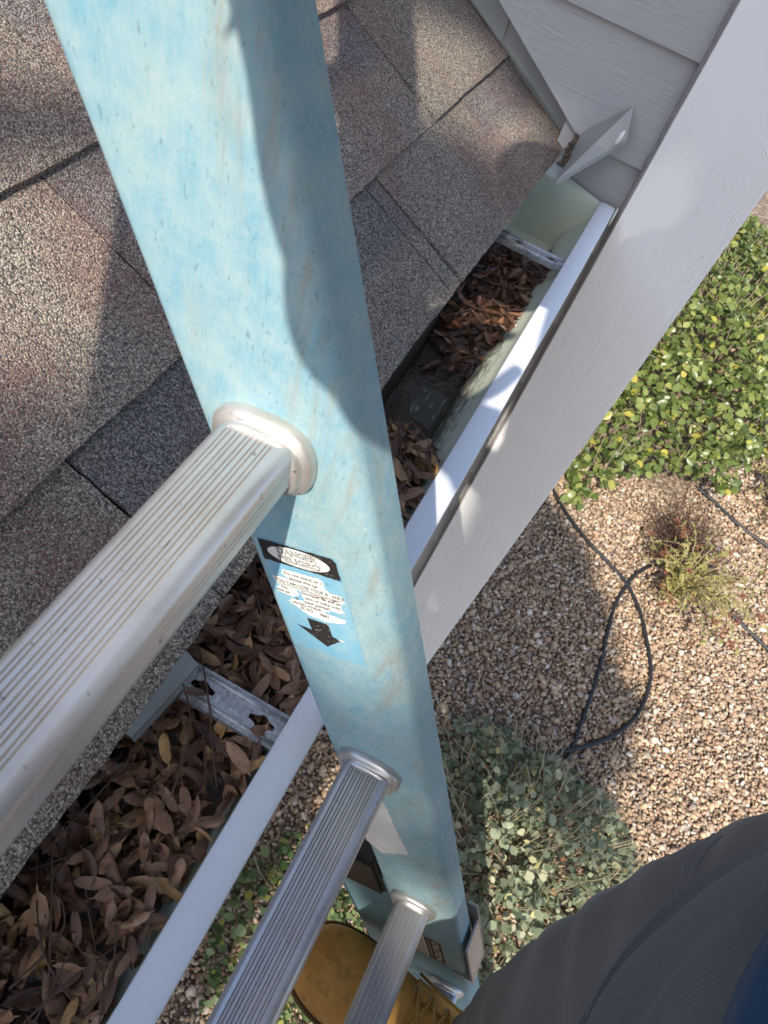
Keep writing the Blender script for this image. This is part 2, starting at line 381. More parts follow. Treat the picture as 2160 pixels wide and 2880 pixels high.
# ================================================================== SETTING: ground
def rel(p): return Vector((p[0], p[1], p[2]))
def plane_y(px, py, Y):
    r = ray(px, py); return r * (Y / r.y)
b = MB(); G = -HC
b.grid(lambda i, j: (-40 + 80 * i, -40 + 90 * j, G - 0.012), 3, 3)
tag(b.build('ground', MAT['ground'], recalc=False), kind='structure')

def ico():
    t = (1 + 5 ** 0.5) / 2
    v = np.array([(-1, t, 0), (1, t, 0), (-1, -t, 0), (1, -t, 0), (0, -1, t), (0, 1, t), (0, -1, -t), (0, 1, -t), (t, 0, -1), (t, 0, 1), (-t, 0, -1), (-t, 0, 1)], float)
    f = np.array([(0, 11, 5), (0, 5, 1), (0, 1, 7), (0, 7, 10), (0, 10, 11), (1, 5, 9), (5, 11, 4), (11, 10, 2), (10, 7, 6), (7, 1, 8), (3, 9, 4), (3, 4, 2), (3, 2, 6), (3, 6, 8), (3, 8, 9), (4, 9, 5), (2, 4, 11), (6, 2, 10), (8, 6, 7), (9, 8, 1)])
    return v / np.linalg.norm(v[0]), f
def rotmats(n, rs):
    q = rs.normal(size=(n, 4)); q[:, 1:3] *= 0.35; q /= np.linalg.norm(q, axis=1)[:, None]
    w, x, y, z = q.T
    return np.stack([np.stack([1 - 2 * (y * y + z * z), 2 * (x * y - z * w), 2 * (x * z + y * w)], -1),
                     np.stack([2 * (x * y + z * w), 1 - 2 * (x * x + z * z), 2 * (y * z - x * w)], -1),
                     np.stack([2 * (x * z - y * w), 2 * (y * z + x * w), 1 - 2 * (x * x + y * y)], -1)], 1)
def pebbles():
    xs, ys = np.meshgrid(np.arange(-0.75, 3.0, 0.0142), np.arange(-0.6, 5.2, 0.0142))
    x = xs.ravel(); y = ys.ravel()
    keep = (x > -0.55 + 0.0 * y) & (y < 2.2 + 1.5 * x + 1.2) & (x < 1.75 + 0.32 * y + 0.35) & ~((y > 1.12) & (x < 0.16))
    keep &= ~((y > 3.3) & (x < 1.15))
    x = x[keep]; y = y[keep]; n = len(x)
    x = x + nrs.uniform(-.008, .008, n); y = y + nrs.uniform(-.008, .008, n)
    size = np.clip(np.exp(nrs.normal(np.log(0.0086), 0.36, n)), 0.005, 0.021)
    v, f = ico()
    dims = np.stack([size * nrs.uniform(0.95, 1.35, n), size * nrs.uniform(0.75, 1.0, n), size * nrs.uniform(0.45, 0.7, n)], 1)
    jit = 1 + nrs.uniform(-.14, .14, (n, 12, 1))
    V = v[None] * jit * dims[:, None, :]
    V = np.einsum('nij,nkj->nki', rotmats(n, nrs), V)
    V[:, :, 0] += x[:, None]; V[:, :, 1] += y[:, None]
    V[:, :, 2] += (nrs.uniform(-.006, .007, n) + size * 0.2)[:, None]
    Fc = (f[None] + (np.arange(n) * 12)[:, None, None]).reshape(-1, 3)
    me = bpy.data.meshes.new('gravel')
    me.vertices.add(n * 12); me.vertices.foreach_set('co', V.reshape(-1).astype(np.float32))
    me.loops.add(Fc.size); me.loops.foreach_set('vertex_index', Fc.reshape(-1).astype(np.int32))
    me.polygons.add(len(Fc)); me.polygons.foreach_set('loop_start', (np.arange(len(Fc)) * 3).astype(np.int32))
    me.update(calc_edges=True); me.shade_smooth()
    pal = np.array([(0.43, 0.325, 0.22), (0.52, 0.405, 0.28), (0.36, 0.26, 0.17), (0.27, 0.20, 0.15), (0.56, 0.48, 0.385), (0.37, 0.245, 0.165), (0.32, 0.285, 0.24), (0.64, 0.59, 0.51), (0.46, 0.35, 0.225), (0.20, 0.15, 0.115)])
    c = pal[nrs.choice(len(pal), n, p=[.18, .16, .16, .11, .11, .09, .07, .04, .05, .03])] * nrs.uniform(0.92, 1.3, (n, 1))
    c = np.clip(c * np.array([1.0, 0.955, 0.93]), 0, .9)
    at_ = me.color_attributes.new('pcol', 'FLOAT_COLOR', 'POINT')
    cc = np.ones((n, 12, 4)); cc[:, :, :3] = c[:, None, :]
    at_.data.foreach_set('color', cc.reshape(-1).astype(np.float32))
    o = obj('gravel', me, MAT['gravel']); tag(o, 'tan and brown rounded river pebbles covering the yard below the ladder', 'gravel', kind='stuff')
pebbles()

# ================================================================== HOUSE
house = empty('house', (-0.6, 1.0, G), 'shingle-roofed house with grey lap siding and a white corner board', 'house')
b = MB()
ue, ut = 0.0, 2.6
b.box(roof((ue + ut) / 2, -0.70, -0.012), UP * (ut / 2 - ue / 2), Vector((0, 1.80, 0)), RN * 0.011)
roof_o = b.build('roof', MAT['felt'], house)
def shingle(u0, u1, y0, y1, hb, tone, recessed, seed):
    r = random.Random(seed); ny = max(4, int((y1 - y0) / 0.009)); nu = 15
    jb = [0.0007 * r.uniform(-1, 1) + 0.0008 * math.sin(k * 0.21 + seed) for k in range(ny + 1)]
    jl = [0.0006 * r.uniform(-1, 1) for k in range(nu + 1)]; jr = [0.0006 * r.uniform(-1, 1) for k in range(nu + 1)]
    vs = []; tn = []; bd = []
    def put(p, tv, bv): vs.append(p); tn.append(tv); bd.append(bv)
    ue_ = u1 + 0.012
    for i in range(nu + 1):
        fu = i / nu
        for j in range(ny + 1):
            fy = j / ny
            y = y0 + (y1 - y0) * fy + jl[i] * (1 - fy) + jr[i] * fy
            u = u0 + (ue_ - u0) * fu + jb[j] * (1 - fu)
            h = hb + (0.0012 - hb) * fu + 0.0007 * mnoise.noise(Vector((u * 14, y * 14, seed * 3.1)))
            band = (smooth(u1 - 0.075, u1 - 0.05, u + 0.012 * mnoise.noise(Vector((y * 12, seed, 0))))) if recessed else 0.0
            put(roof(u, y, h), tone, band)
    fs = []; n1 = ny + 1
    for i in range(nu):
        for j in range(ny): fs.append((i * n1 + j, i * n1 + j + 1, (i + 1) * n1 + j + 1, (i + 1) * n1 + j))
    base = len(vs)                                                    # butt edge and side edges down to the deck
    loop = [0 * n1 + j for j in range(ny, -1, -1)]
    left = [i * n1 for i in range(nu + 1)]; right = [i * n1 + ny for i in range(nu + 1)]
    for path in (loop, left, right[::-1]):
        k0 = len(vs)
        for q in path: put(vs[q] - RN * (hb + 0.001) + UP * r.uniform(-.0005, .0005), tone * 0.4, 0.5)
        for a in range(len(path) - 1): fs.append((path[a], path[a + 1], k0 + a + 1, k0 + a))
    off = Vector((0, 0, HC)) - world_loc(house)
    me = mesh_of([v + off for v in vs], fs, False, 'shingle')
    for nm, dat in (('tone', tn), ('band', bd)):
        me.attributes.new(nm, 'FLOAT', 'POINT').data.foreach_set('value', dat)
    return obj('shingle', me, MAT['shingle'], roof_o)
courses = [
    (0.000, 0.143, [-1.6, -1.28, -1.05, -0.72, -0.41, -0.15, 0.219, 0.663, 0.688, 0.93, 1.103], [0, 1, 0, 1, 0, 1, 0, 0, 1, 0]),
    (0.143, 0.299, [-1.6, -1.22, -0.9, -0.6, -0.22, 0.06, 0.370, 0.845, 1.103], [1, 0, 1, 0, 1, 1, 0, 1]),
    (0.299, 0.444, [-1.6, -1.1, -0.8, -0.45, -0.15, 0.14, 0.447, 0.70, 0.93, 1.103], [0, 1, 0, 1, 0, 1, 0, 1, 0])]
u = 0.444
for k in range(7):
    ys = [-1.6]
    while ys[-1] < 0.85: ys.append(ys[-1] + rng.uniform(0.2, 0.42))
    ys.append(1.103); courses.append((u, u + 0.145, ys, [rng.randint(0, 1) for _ in ys[1:]])); u += 0.145
tones = {}
for ci, (u0, u1, ys, raised) in enumerate(courses):
    for k in range(len(ys) - 1):
        gap = 0.0013
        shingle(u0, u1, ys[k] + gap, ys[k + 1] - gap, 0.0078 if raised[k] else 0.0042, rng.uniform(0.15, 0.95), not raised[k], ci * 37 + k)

# ---- wall with lap siding
WY = 1.085
b = MB()
b.add([(x, y, z) for x in (-3.0, 0.14) for y in (1.106, 6.0) for z in (G, 1.6)], [(0, 1, 3, 2), (4, 6, 7, 5), (0, 4, 5, 1), (2, 3, 7, 6), (0, 2, 6, 4), (1, 5, 7, 3)])
wall_o = b.build('wall', MAT['siding'], house)
def zcut(x): return -0.4575 - 0.62 * (x + 0.1027)
def clip_poly(poly, f):
    out = []
    for i in range(len(poly)):
        a, c = poly[i], poly[(i + 1) % len(poly)]; fa, fc = f(a), f(c)
        if fa >= 0: out.append(a)
        if fa * fc < 0: t = fa / (fa - fc); out.append((a[0] + (c[0] - a[0]) * t, a[1] + (c[1] - a[1]) * t))
    return out
EXP = 0.1413
k = -17
while True:
    z0 = -0.4605 + EXP * k; z1 = z0 + EXP + 0.022
    if z0 > 1.2: break
    poly = [(-2.9 if z0 > -0.47 else -0.128, z0), (0.0045, z0), (0.0045, z1), (-2.9 if z0 > -0.47 else -0.128, z1)]
    if z0 > -0.47: poly = clip_poly(poly, lambda p: p[1] - zcut(p[0]))
    k += 1
    if len(poly) < 3: continue
    b = MB(); n = len(poly)
    def yy(z): return WY - 0.0105 * (1 - (z - z0) / (z1 - z0)) - 0.002
    vs = [(p[0], yy(p[1]), p[1]) for p in poly] + [(p[0], WY + 0.013, p[1]) for p in poly]
    b.add(vs, [tuple(range(n))[::-1], tuple(range(n, 2 * n))] + [(i, (i + 1) % n, n + (i + 1) % n, n + i) for i in range(n)])
    b.build('siding_plank', MAT['siding'], wall_o)
# corner board: two boards making the corner, nail dimples on the face
b = MB(); BY = 1.056
def board_pt(i, j):
    x = 0.004 + 0.147 * i; z = 1.4 + (G + 0.05 - 1.4) * j
    return Vector((x, BY + 0.0006 * mnoise.noise(Vector((x * 20, z * 6, 1))), z))
nx, nz = 10, 160
b.grid(board_pt, nx, nz)
edge = [board_pt(0, j / (nz - 1)) for j in range(nz)]
b.loft([[p + Vector((-0.0012 + 0.0010 * mnoise.noise(Vector((p.z * 30, 3, 0))), 0.002, 0)) for p in edge], [p + Vector((0.0, 0.05, 0)) for p in edge]], False, False)
b.loft([[p for p in edge], [p + Vector((-0.0012 + 0.0010 * mnoise.noise(Vector((p.z * 30, 3, 0))), 0.002, 0)) for p in edge]], False, False)
edge2 = [board_pt(1, j / (nz - 1)) for j in range(nz)]
b.loft([edge2, [p + Vector((0.0016, 0.003, 0)) for p in edge2], [p + Vector((0.0016, 0.15, 0)) for p in edge2]], False, False)
board = b.build('corner_board', MAT['board_paint'], house, angle=40)
for (px, py) in [(1813, 708), (1975, 725), (1967, 590), (2040, 520), (2066, 620), (1770, 880), (1935, 790), (1592, 1275), (2150, 430), (1700, 1120)]:
    c = plane_y(px, py, BY); bb = MB(); r = 0.0032
    bb.loft([[c + Vector((math.cos(a) * r * s, -h, math.sin(a) * r * s)) for a in [q * math.pi / 6 for q in range(12)]] for s, h in ((1.15, -0.0004), (1.0, 0.0007), (0.72, 0.0009), (0.6, 0.0002))])
    bb.build('nail_head', MAT['board_paint'], board, smooth_=True)
c = plane_y(1887, 296, WY - 0.006); bb = MB()
bb.loft([[c + Vector((math.cos(a) * .0042 * s, -h, math.sin(a) * .0042 * s)) for a in [q * math.pi / 6 for q in range(12)]] for s, h in ((1.1, 0), (0.9, 0.001), (0.5, 0.0012))]); bb.build('nail_head', MAT['siding'], wall_o, smooth_=True)
b = MB()                                                              # lumpy caulk between siding and board
zz = np.arange(-2.6, 1.0, 0.008)
b.tube([(0.0015 + 0.002 * mnoise.noise(Vector((z * 25, 0, 7))), 1.072 + 0.003 * mnoise.noise(Vector((z * 40, 2, 7))), z) for z in zz],
       [0.0046 + 0.0022 * mnoise.noise(Vector((z * 55, 9, 2))) for z in zz], 7)
b.build('caulk_bead', MAT['caulk'], house, smooth_=True)
# step flashing up the roof and the kick-out flashing over the gutter end
def flash_piece(x0, x1, y):
    P = lambda x, dh: roof((EAVE.x - x) / math.cos(PITCH), y, 0.0) + Vector((0, 0, dh))
    bb = MB(); q = [P(x0, 0.003), P(x1, 0.003), P(x1, 0.115), P(x0, 0.115)]
    d = Vector((0, 0.0012, 0)); bb.add(q + [v + d for v in q], [(0, 1, 2, 3), (7, 6, 5, 4), (0, 4, 5, 1), (1, 5, 6, 2), (2, 6, 7, 3), (3, 7, 4, 0)])
    lo = [roof((EAVE.x - x0) / math.cos(PITCH), yy_, 0.0085) for yy_ in (y - .0, y - 0.006)] + [roof((EAVE.x - x1) / math.cos(PITCH), yy_, 0.0085) for yy_ in (y - 0.006, y)]
    bb.add(lo, [(0, 1, 2, 3)])
    bb.build('step_flashing', MAT['flash'], house)
flash_piece(-0.112, -0.262, 1.1030); flash_piece(-0.255, -0.42, 1.1005); flash_piece(-0.412, -0.57, 1.0980); flash_piece(-0.562, -0.72, 1.0955)
def plane_z(px, py, Z):
    r_ = ray(px, py); return r_ * (Z / r_.z)
kw = plane_y(1636, 372, 1.076); kt = plane_y(1783, 298, 1.068); kt2 = plane_y(1762, 394, 1.045); kb = plane_z(1566, 509, -0.486); kc = plane_z(1609, 388, -0.478); kl = plane_z(1531, 489, -0.480)
b = MB(); nrm = (kt - kw).cross(kb - kw).normalized() * 0.0007
def slab(b, pts, d):
    n = len(pts); b.add([p + d for p in pts] + [p - d for p in pts], [tuple(range(n)), tuple(range(n, 2 * n))[::-1]] + [(i, n + i, n + (i + 1) % n, (i + 1) % n) for i in range(n)])
slab(b, [kw, kt, kt2, kb], nrm)
slab(b, [kw + Vector((0, 0, -.0008)), kb + Vector((0, 0, -.0008)), kl, kc], Vector((0, 0, 0.0007)))
slab(b, [kt2 + (kt - kt2) * 0.02, kt2 + Vector((0.002, -0.004, -0.001)), kb + Vector((0.002, -0.005, -0.003)), kb], Vector((0, 0.0004, 0.0004)))
kick = b.build('kickout_flashing', MAT['flash'], house)
b = MB()
for q in range(16):                                                   # grit caught in the fold
    f = rng.uniform(0.1, 0.75); c = kw + (kb - kw) * f + (kl - kb) * rng.uniform(0.04, 0.36) + Vector((0, 0, 0.002))
    b.tube([c, c + Vector((rng.uniform(-.006, .006), rng.uniform(-.008, .008), rng.uniform(0, .004)))], [0.003, 0.0012], 6)
b.grid(lambda i, j: kw + (kb - kw) * (0.15 + 0.6 * i) + (kl - kb) * (0.38 * j) + Vector((0, 0, 0.0015 + 0.004 * max(0, mnoise.noise(Vector((i * 4, j * 3, 5))) + 0.4) * (1 - j))), 14, 6)
b.build('trapped_debris', MAT['dirt'], kick)
b = MB(); c = plane_y(1742, 388, 1.028); d1 = (plane_y(1757, 368, 1.028) - plane_y(1726, 410, 1.028)) * 0.5
b.tube([c - d1, c - d1 * .4, c + d1 * .4, c + d1], [0.0012, 0.0032, 0.0032, 0.0012], 8); b.build('sealant_dab', MAT['white'], kick, smooth_=True)
# fascia, soffit and the wall under the eave
b = MB(); b.box((-0.146, -0.28, -0.58), (0.010, 0, 0), (0, 1.37, 0), (0, 0, 0.085)); b.build('fascia_board', MAT['fascia'], house)
b = MB(); b.box((-0.33, -0.28, -0.672), (0.175, 0, 0), (0, 1.37, 0), (0, 0, 0.006)); b.build('soffit', MAT['fascia'], house)
b = MB(); b.box((-0.56, -0.28, (G - 0.68) / 2), (0.05, 0, 0), (0, 1.37, 0), (0, 0, (-0.68 - G) / 2)); b.build('lower_wall', MAT['siding'], house)

# ================================================================== GUTTER
gut = empty('gutter', (-0.08, 0.0, -0.61), 'white metal gutter clogged with brown leaves along the roof eave', 'gutter')
GY0, GY1 = -1.5, 1.048
prof = [(-0.1325, -0.497), (-0.1325, -0.600), (-0.128, -0.605), (-0.072, -0.605), (-0.066, -0.600), (-0.062, -0.582), (-0.052, -0.564), (-0.040, -0.549), (-0.0335, -0.535), (-0.0315, -0.518)]
out = [(x + (0.0016 if i > 3 else (-0.0016 if i < 2 else 0)), z - (0.0016 if 2 <= i <= 6 else 0)) for i, (x, z) in enumerate(prof)]
loop = prof + out[::-1]
b = MB(); ysg = np.linspace(GY0, GY1, 90)
wob = lambda y: 0.0012 * mnoise.noise(Vector((y * 3, 0, 11)))
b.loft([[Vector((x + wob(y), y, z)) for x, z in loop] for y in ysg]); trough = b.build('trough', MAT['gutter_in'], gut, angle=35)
lp = [(-0.0315, -0.5165), (-0.0300, -0.5148), (-0.0105, -0.5148), (-0.0082, -0.5165), (-0.0078, -0.534), (-0.0098, -0.536), (-0.0098, -0.5185), (-0.0118, -0.5166), (-0.0300, -0.5166)]
b = MB(); b.loft([[Vector((x + wob(y), y, z)) for x, z in lp] for y in np.linspace(GY0, GY1 + 0.008, 90)]); b.build('lip', MAT['lip'], gut, angle=50)
fo = [(-0.0098, -0.5365), (-0.020, -0.555), (-0.036, -0.572), (-0.056, -0.590), (-0.060, -0.607), (-0.0615, -0.607), (-0.058, -0.589), (-0.038, -0.571), (-0.022, -0.554), (-0.0113, -0.5362)]
b = MB(); b.loft([[Vector((x + wob(y), y, z)) for x, z in fo] for y in ysg]); b.build('outer_face', MAT['lip'], gut, angle=50)
b = MB(); cap = prof + [(-0.012, -0.519), (-0.012, -0.53), (-0.03, -0.558), (-0.056, -0.592), (-0.06, -0.607), (-0.134, -0.607), (-0.134, -0.497)]
n = len(prof); top = [(-0.1325, -0.497), (-0.0315, -0.518)]
pl = [Vector((x, GY1, z)) for x, z in prof]; b.add(pl + [p + Vector((0, .0014, 0)) for p in pl], [tuple(range(n)), tuple(range(n, 2 * n))[::-1]] + [(i, n + i, n + (i + 1) % n, (i + 1) % n) for i in range(n)])
p0, p1 = Vector((-0.131, GY1, -0.499)), Vector((-0.032, GY1, -0.5185))
b.add([p0, p1, p1 + Vector((0, .011, .001)), p0 + Vector((0, .011, .001))], [(0, 1, 2, 3)])
b.add([p0 + Vector((0, .011, .001)), p1 + Vector((0, .011, .001)), p1 + Vector((0, .011, -.006)), p0 + Vector((0, .011, -.006))], [(0, 1, 2, 3)])
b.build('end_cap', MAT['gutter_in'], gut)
b = MB(); c0 = Vector((-0.0065, GY1 + 0.006, -0.526))
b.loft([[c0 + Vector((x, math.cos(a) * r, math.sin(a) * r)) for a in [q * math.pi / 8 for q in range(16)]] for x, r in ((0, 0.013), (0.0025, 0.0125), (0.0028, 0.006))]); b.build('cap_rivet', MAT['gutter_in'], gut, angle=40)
def hanger(y, wide, plate):
    # channelled strap with a keyhole slot near each end
    outer = [(-0.129, -wide), (-0.030, -wide), (-0.030, wide), (-0.129, wide)]
    def key(cx):
        pts = []
        for q in range(20):
            a = 2 * math.pi * q / 20; r = wide * 0.42; x, y_ = math.cos(a) * r, math.sin(a) * r
            if abs(y_) < wide * 0.17 : x = math.copysign(wide * 0.82, x)
            pts.append((cx + x, y_))
        return pts
    bm = bmesh.new()
    def ztop(x, yv):
        e = abs(yv) / wide
        return -0.5195 + (0.0022 if 0.62 < e < 0.9 else 0.0) + (-0.002 if e >= 0.99 else 0)
    loops = [outer, key(-0.048), key(-0.098)]
    eds = []
    for L in loops:
        vv = [bm.verts.new((x, yv, 0)) for x, yv in L]
        eds += [bm.edges.new((vv[i], vv[(i + 1) % len(vv)])) for i in range(len(vv))]
    bmesh.ops.triangle_fill(bm, use_beauty=True, edges=eds)
    r = bmesh.ops.extrude_face_region(bm, geom=list(bm.faces))
    for v in r['geom']:
        if isinstance(v, bmesh.types.BMVert): v.co.z -= 0.0012
    bmesh.ops.recalc_face_normals(bm, faces=bm.faces)
    off = Vector((0, y, HC - 0.5195)) - world_loc(gut)
    bmesh.ops.translate(bm, vec=off, verts=bm.verts)
    me = bpy.data.meshes.new('hanger'); bm.to_mesh(me); bm.free()
    h = obj('hanger', me, MAT['galv'], gut)
    for s in (-1, 1):                                                 # pressed ribs and turned-down edges
        bb = MB()
        bb.tube([(-0.128, y + s * wide * 0.74, -0.5192), (-0.0315, y + s * wide * 0.74, -0.5192)], 0.0017, 8); bb.build('rib', MAT['galv'], h, smooth_=True)
        bb = MB(); bb.box((-0.0795, y + s * (wide + 0.0006), -0.5225), (0.0495, 0, 0), (0, 0.0006, 0), (0, 0, 0.0035)); bb.build('edge_flange', MAT['galv'], h)
    if plate:
        bb = MB(); q = [Vector((-0.124, y + 0.012, -0.502)), Vector((-0.108, y + 0.010, -0.512)), Vector((-0.1165, y - 0.055, -0.516)), Vector((-0.124, y - 0.055, -0.511))]
        slab(bb, q, Vector((0, 0, 0.0009))); q2 = [Vector((-0.108, y + 0.010, -0.5125)), Vector((-0.1060, y + 0.004, -0.519)), Vector((-0.1148, y - 0.055, -0.522)), Vector((-0.1165, y - 0.055, -0.5165))]
        slab(bb, q2, Vector((0.0004, 0, 0.0004))); bb.build('back_plate', MAT['plate'], h)
    return h
hanger(0.168, 0.0125, True); hanger(0.872, 0.010, False); hanger(-0.53, 0.0125, False)

# silt and rotted leaves filling the trough
def bed_z(y):
    near = -0.550; low = -0.6000; far = -0.562
    a = smooth(0.47, 0.56, y); c = smooth(0.665, 0.75, y); e = smooth(0.935, 0.955, y)
    return near * (1 - a) + a * (low * (1 - c) + c * (far * (1 - e) + e * -0.607))
b = MB()
def bp(i, j):
    y = GY0 + 0.03 + (0.965 - GY0) * i; x = -0.131 + (0.093 if y < 0.5 else 0.086) * j
    z = bed_z(y) + 0.006 * mnoise.noise(Vector((x * 40, y * 40, 3))) * (0.35 if y > 0.4 else 1) - 0.004 * smooth(0.85, 1, j) - 0.010 * math.exp(-((y - 0.615) / 0.036) ** 2) * smooth(-0.122, -0.095, x + 0.02 * mnoise.noise(Vector((y * 60, x * 60, 8))))
    return Vector((x, y, z))
b.grid(bp, 300, 14); tag(b.build('gutter_silt', MAT['sludge'], smooth_=True, recalc=False), 'dark wet silt and leaf mould lining the gutter bottom', 'silt', kind='stuff')

# ---- dead leaves
def leaf_mesh(L, W, curl, fold, seed, nl=9, blunt=0.62):
    vs = []; fs = []; r = random.Random(seed); tw = r.uniform(-.5, .5)
    for i in range(nl):
        t = i / (nl - 1); wd = W * 0.5 * (max(0.0, 1 - abs(2 * t ** 0.9 - 1) ** 2.6) ** 0.52 * (0.80 + 0.20 * smooth(0, .5, t)) + 0.02)
        x = (t - 0.5) * L; z = curl * L * (4 * (t - 0.5) ** 2)
        for s in (-1, -0.5, 0, 0.5, 1):
            zz_ = z + fold * wd * abs(s) ** 1.5 + tw * s * wd * (t - 0.5) + r.uniform(-1, 1) * 0.0005
            vs.append((x, s * wd * (1 + r.uniform(-.04, .04)), zz_))
    for i in range(nl - 1):
        for j in range(4): fs.append((i * 5 + j, (i + 1) * 5 + j, (i + 1) * 5 + j + 1, i * 5 + j + 1))
    n = len(vs); vs += [(-0.5 * L, 0.0006, curl * L), (-0.5 * L - 0.004, 0, curl * L + .001), (-0.5 * L, -0.0006, curl * L)]; fs.append((n, n + 1, n + 2))
    return vs, fs
LEAFV = []
for k in range(10):
    L = rng.uniform(0.018, 0.029); LEAFV.append(leaf_mesh(L, L * rng.uniform(0.27, 0.36), rng.uniform(-.10, .14), rng.uniform(-.4, .6), k))
def leaf_data(kind):
    out_ = []
    for k, (vs, fs) in enumerate(LEAFV):
        me = mesh_of(vs, fs, True, 'fallen_leaf'); me.materials.append(MAT[kind]); out_.append(me)
    return out_
LD = leaf_data('dead'); LWET = leaf_data('wetleaf')
def leaf_spot(r, y0, y1, dz):
    y = r.uniform(y0, y1); x = r.uniform(-0.127, -0.036) if y < 0.5 else r.uniform(-0.131, -0.047)
    return Vector((x, y, bed_z(y) + dz + (0.012 * smooth(-0.075, -0.038, x) if y < 0.46 else 0)))
r = random.Random(5)
def leaf_rot(r, tilt): return Euler((r.gauss(0, tilt), r.gauss(0, tilt), r.uniform(0, 6.283)))
allv = []; allf = []; rv = []
for k in range(3600):                                                 # under-layer, too many to count
    y = r.uniform(-1.2, 0.53); p = leaf_spot(r, y, y, r.uniform(-0.004, 0.020)); vs, fs = LEAFV[k % 10]
    M = Matrix.Translation(p + Vector((0, 0, HC))) @ leaf_rot(r, 0.6).to_matrix().to_4x4() @ Matrix.Diagonal((r.uniform(.8, 1.2),) * 3 + (1,))
    n = len(allv); allv += [M @ Vector(v) for v in vs]; allf += [[i + n for i in f] for f in fs]; rv += [r.random() * 0.8] * len(vs)
me = mesh_of(allv, allf, True, 'leaf_litter'); me.attributes.new('rnd', 'FLOAT', 'POINT').data.foreach_set('value', rv)
tag(obj('leaf_litter', me, MAT['dead']), 'packed mass of brown leaves lying under the top leaves in the gutter', 'leaves', kind='stuff')
allv = []; allf = []; rv = []
for k in range(420):
    y = r.uniform(0.685, 0.938); p = leaf_spot(r, y, y, r.uniform(-0.006, 0.006)); vs, fs = LEAFV[k % 10]
    M = Matrix.Translation(p + Vector((0, 0, HC))) @ leaf_rot(r, 0.25).to_matrix().to_4x4() @ Matrix.Diagonal((r.uniform(.6, .95),) * 3 + (1,))
    n = len(allv); allv += [M @ Vector(v) for v in vs]; allf += [[i + n for i in f] for f in fs]; rv += [r.random() * 0.75] * len(vs)
me = mesh_of(allv, allf, True, 'wet_leaf_litter'); me.attributes.new('rnd', 'FLOAT', 'POINT').data.foreach_set('value', rv)
tag(obj('wet_leaf_litter', me, MAT['wetleaf']), 'matted wet leaves in the far run of gutter', 'leaves', kind='stuff')
def fallen(p, kind, r, tilt, sc_, label, group, idx=None):
    me = (LD if kind == 'dead' else LWET)[r.randrange(10)]
    o = bpy.data.objects.new('fallen_leaf', me); COL.objects.link(o)
    o.location = p + Vector((0, 0, HC)); o.rotation_euler = leaf_rot(r, tilt); o.scale = (sc_,) * 3
    tag(o, label, 'leaf', group); return o
for k in range(236):
    p = leaf_spot(r, -0.50, 0.50, r.uniform(0.010, 0.026))
    fallen(p, 'dead', r, 0.5, r.uniform(0.8, 1.3), 'dry brown oval leaf on the heap filling the near run of gutter', 'dry fallen leaves heaped in the gutter')
for k in range(58):
    p = leaf_spot(r, 0.67, 0.93, r.uniform(0.002, 0.012))
    fallen(p, 'wet', r, 0.22, r.uniform(0.75, 1.05), 'wet reddish brown leaf lying in the far run of gutter', 'wet fallen leaves in the far gutter')
fallen(Vector((-0.062, 0.975, -0.575)), 'wet', r, 0.2, 0.8, 'single wet leaf on the bare gutter floor beyond the far hanger', None)
fallen(Vector((-0.098, 0.158, -0.506)), 'dead', r, 0.5, 0.95, 'curled brown leaf caught on top of the near gutter hanger', None)
b = MB()                                                              # long thin leaf stalks
def twig(pts, rad, label, group):
    bb = MB(); P = [Vector(p) for p in pts]; S = []
    for i in range(len(P) - 1):
        a = P[max(i - 1, 0)]; p, q = P[i], P[i + 1]; d = P[min(i + 2, len(P) - 1)]
        for s in range(6):
            t = s / 6; S.append(0.5 * ((2 * p) + (q - a) * t + (2 * a - 5 * p + 4 * q - d) * t * t + (3 * p - a - 3 * q + d) * t ** 3))
    S.append(P[-1]); bb.tube(S, [rad * (1 - 0.5 * i / len(S)) for i in range(len(S))], 5)
    o = bb.build('leaf_stalk', MAT['twig'], smooth_=True); tag(o, label, 'twig', group); return o
for k in range(46):
    y = r.uniform(-0.40, 0.50); x = r.uniform(-0.122, -0.05); a = r.uniform(-0.5, 1.2) + (math.pi / 2); L = r.uniform(0.06, 0.15); z = bed_z(y) + r.uniform(0.016, 0.034)
    d = Vector((math.cos(a), math.sin(a), 0)); s = Vector((-d.y, d.x, 0)) * r.uniform(-.03, .03)
    c = Vector((x, y, z)); P = [c - d * L / 2, c + s * 0.8 + Vector((0, 0, r.uniform(0, .008))), c + d * L / 2]
    P = [Vector((min(-0.040, max(-0.128, q.x)), q.y, q.z)) for q in P]
    twig(P, 0.0009, 'thin brown leaf stalk lying across the dry leaves in the gutter', 'stalks among the dry gutter leaves')
for k in range(14):
    y = r.uniform(0.66, 0.90); x = r.uniform(-0.12, -0.06); a = r.uniform(0, 3.1); L = r.uniform(0.05, 0.12); c = Vector((x, y, bed_z(y) + r.uniform(.006, .016)))
    d = Vector((math.cos(a), math.sin(a), 0)); P = [c - d * L / 2, c + Vector((-d.y, d.x, 0)) * r.uniform(-.015, .015), c + d * L / 2]
    P = [Vector((min(-0.050, max(-0.128, q.x)), q.y, q.z)) for q in P]
    twig(P, 0.0008, 'thin stalk lying on the wet leaves in the far gutter', 'stalks on the wet gutter leaves')
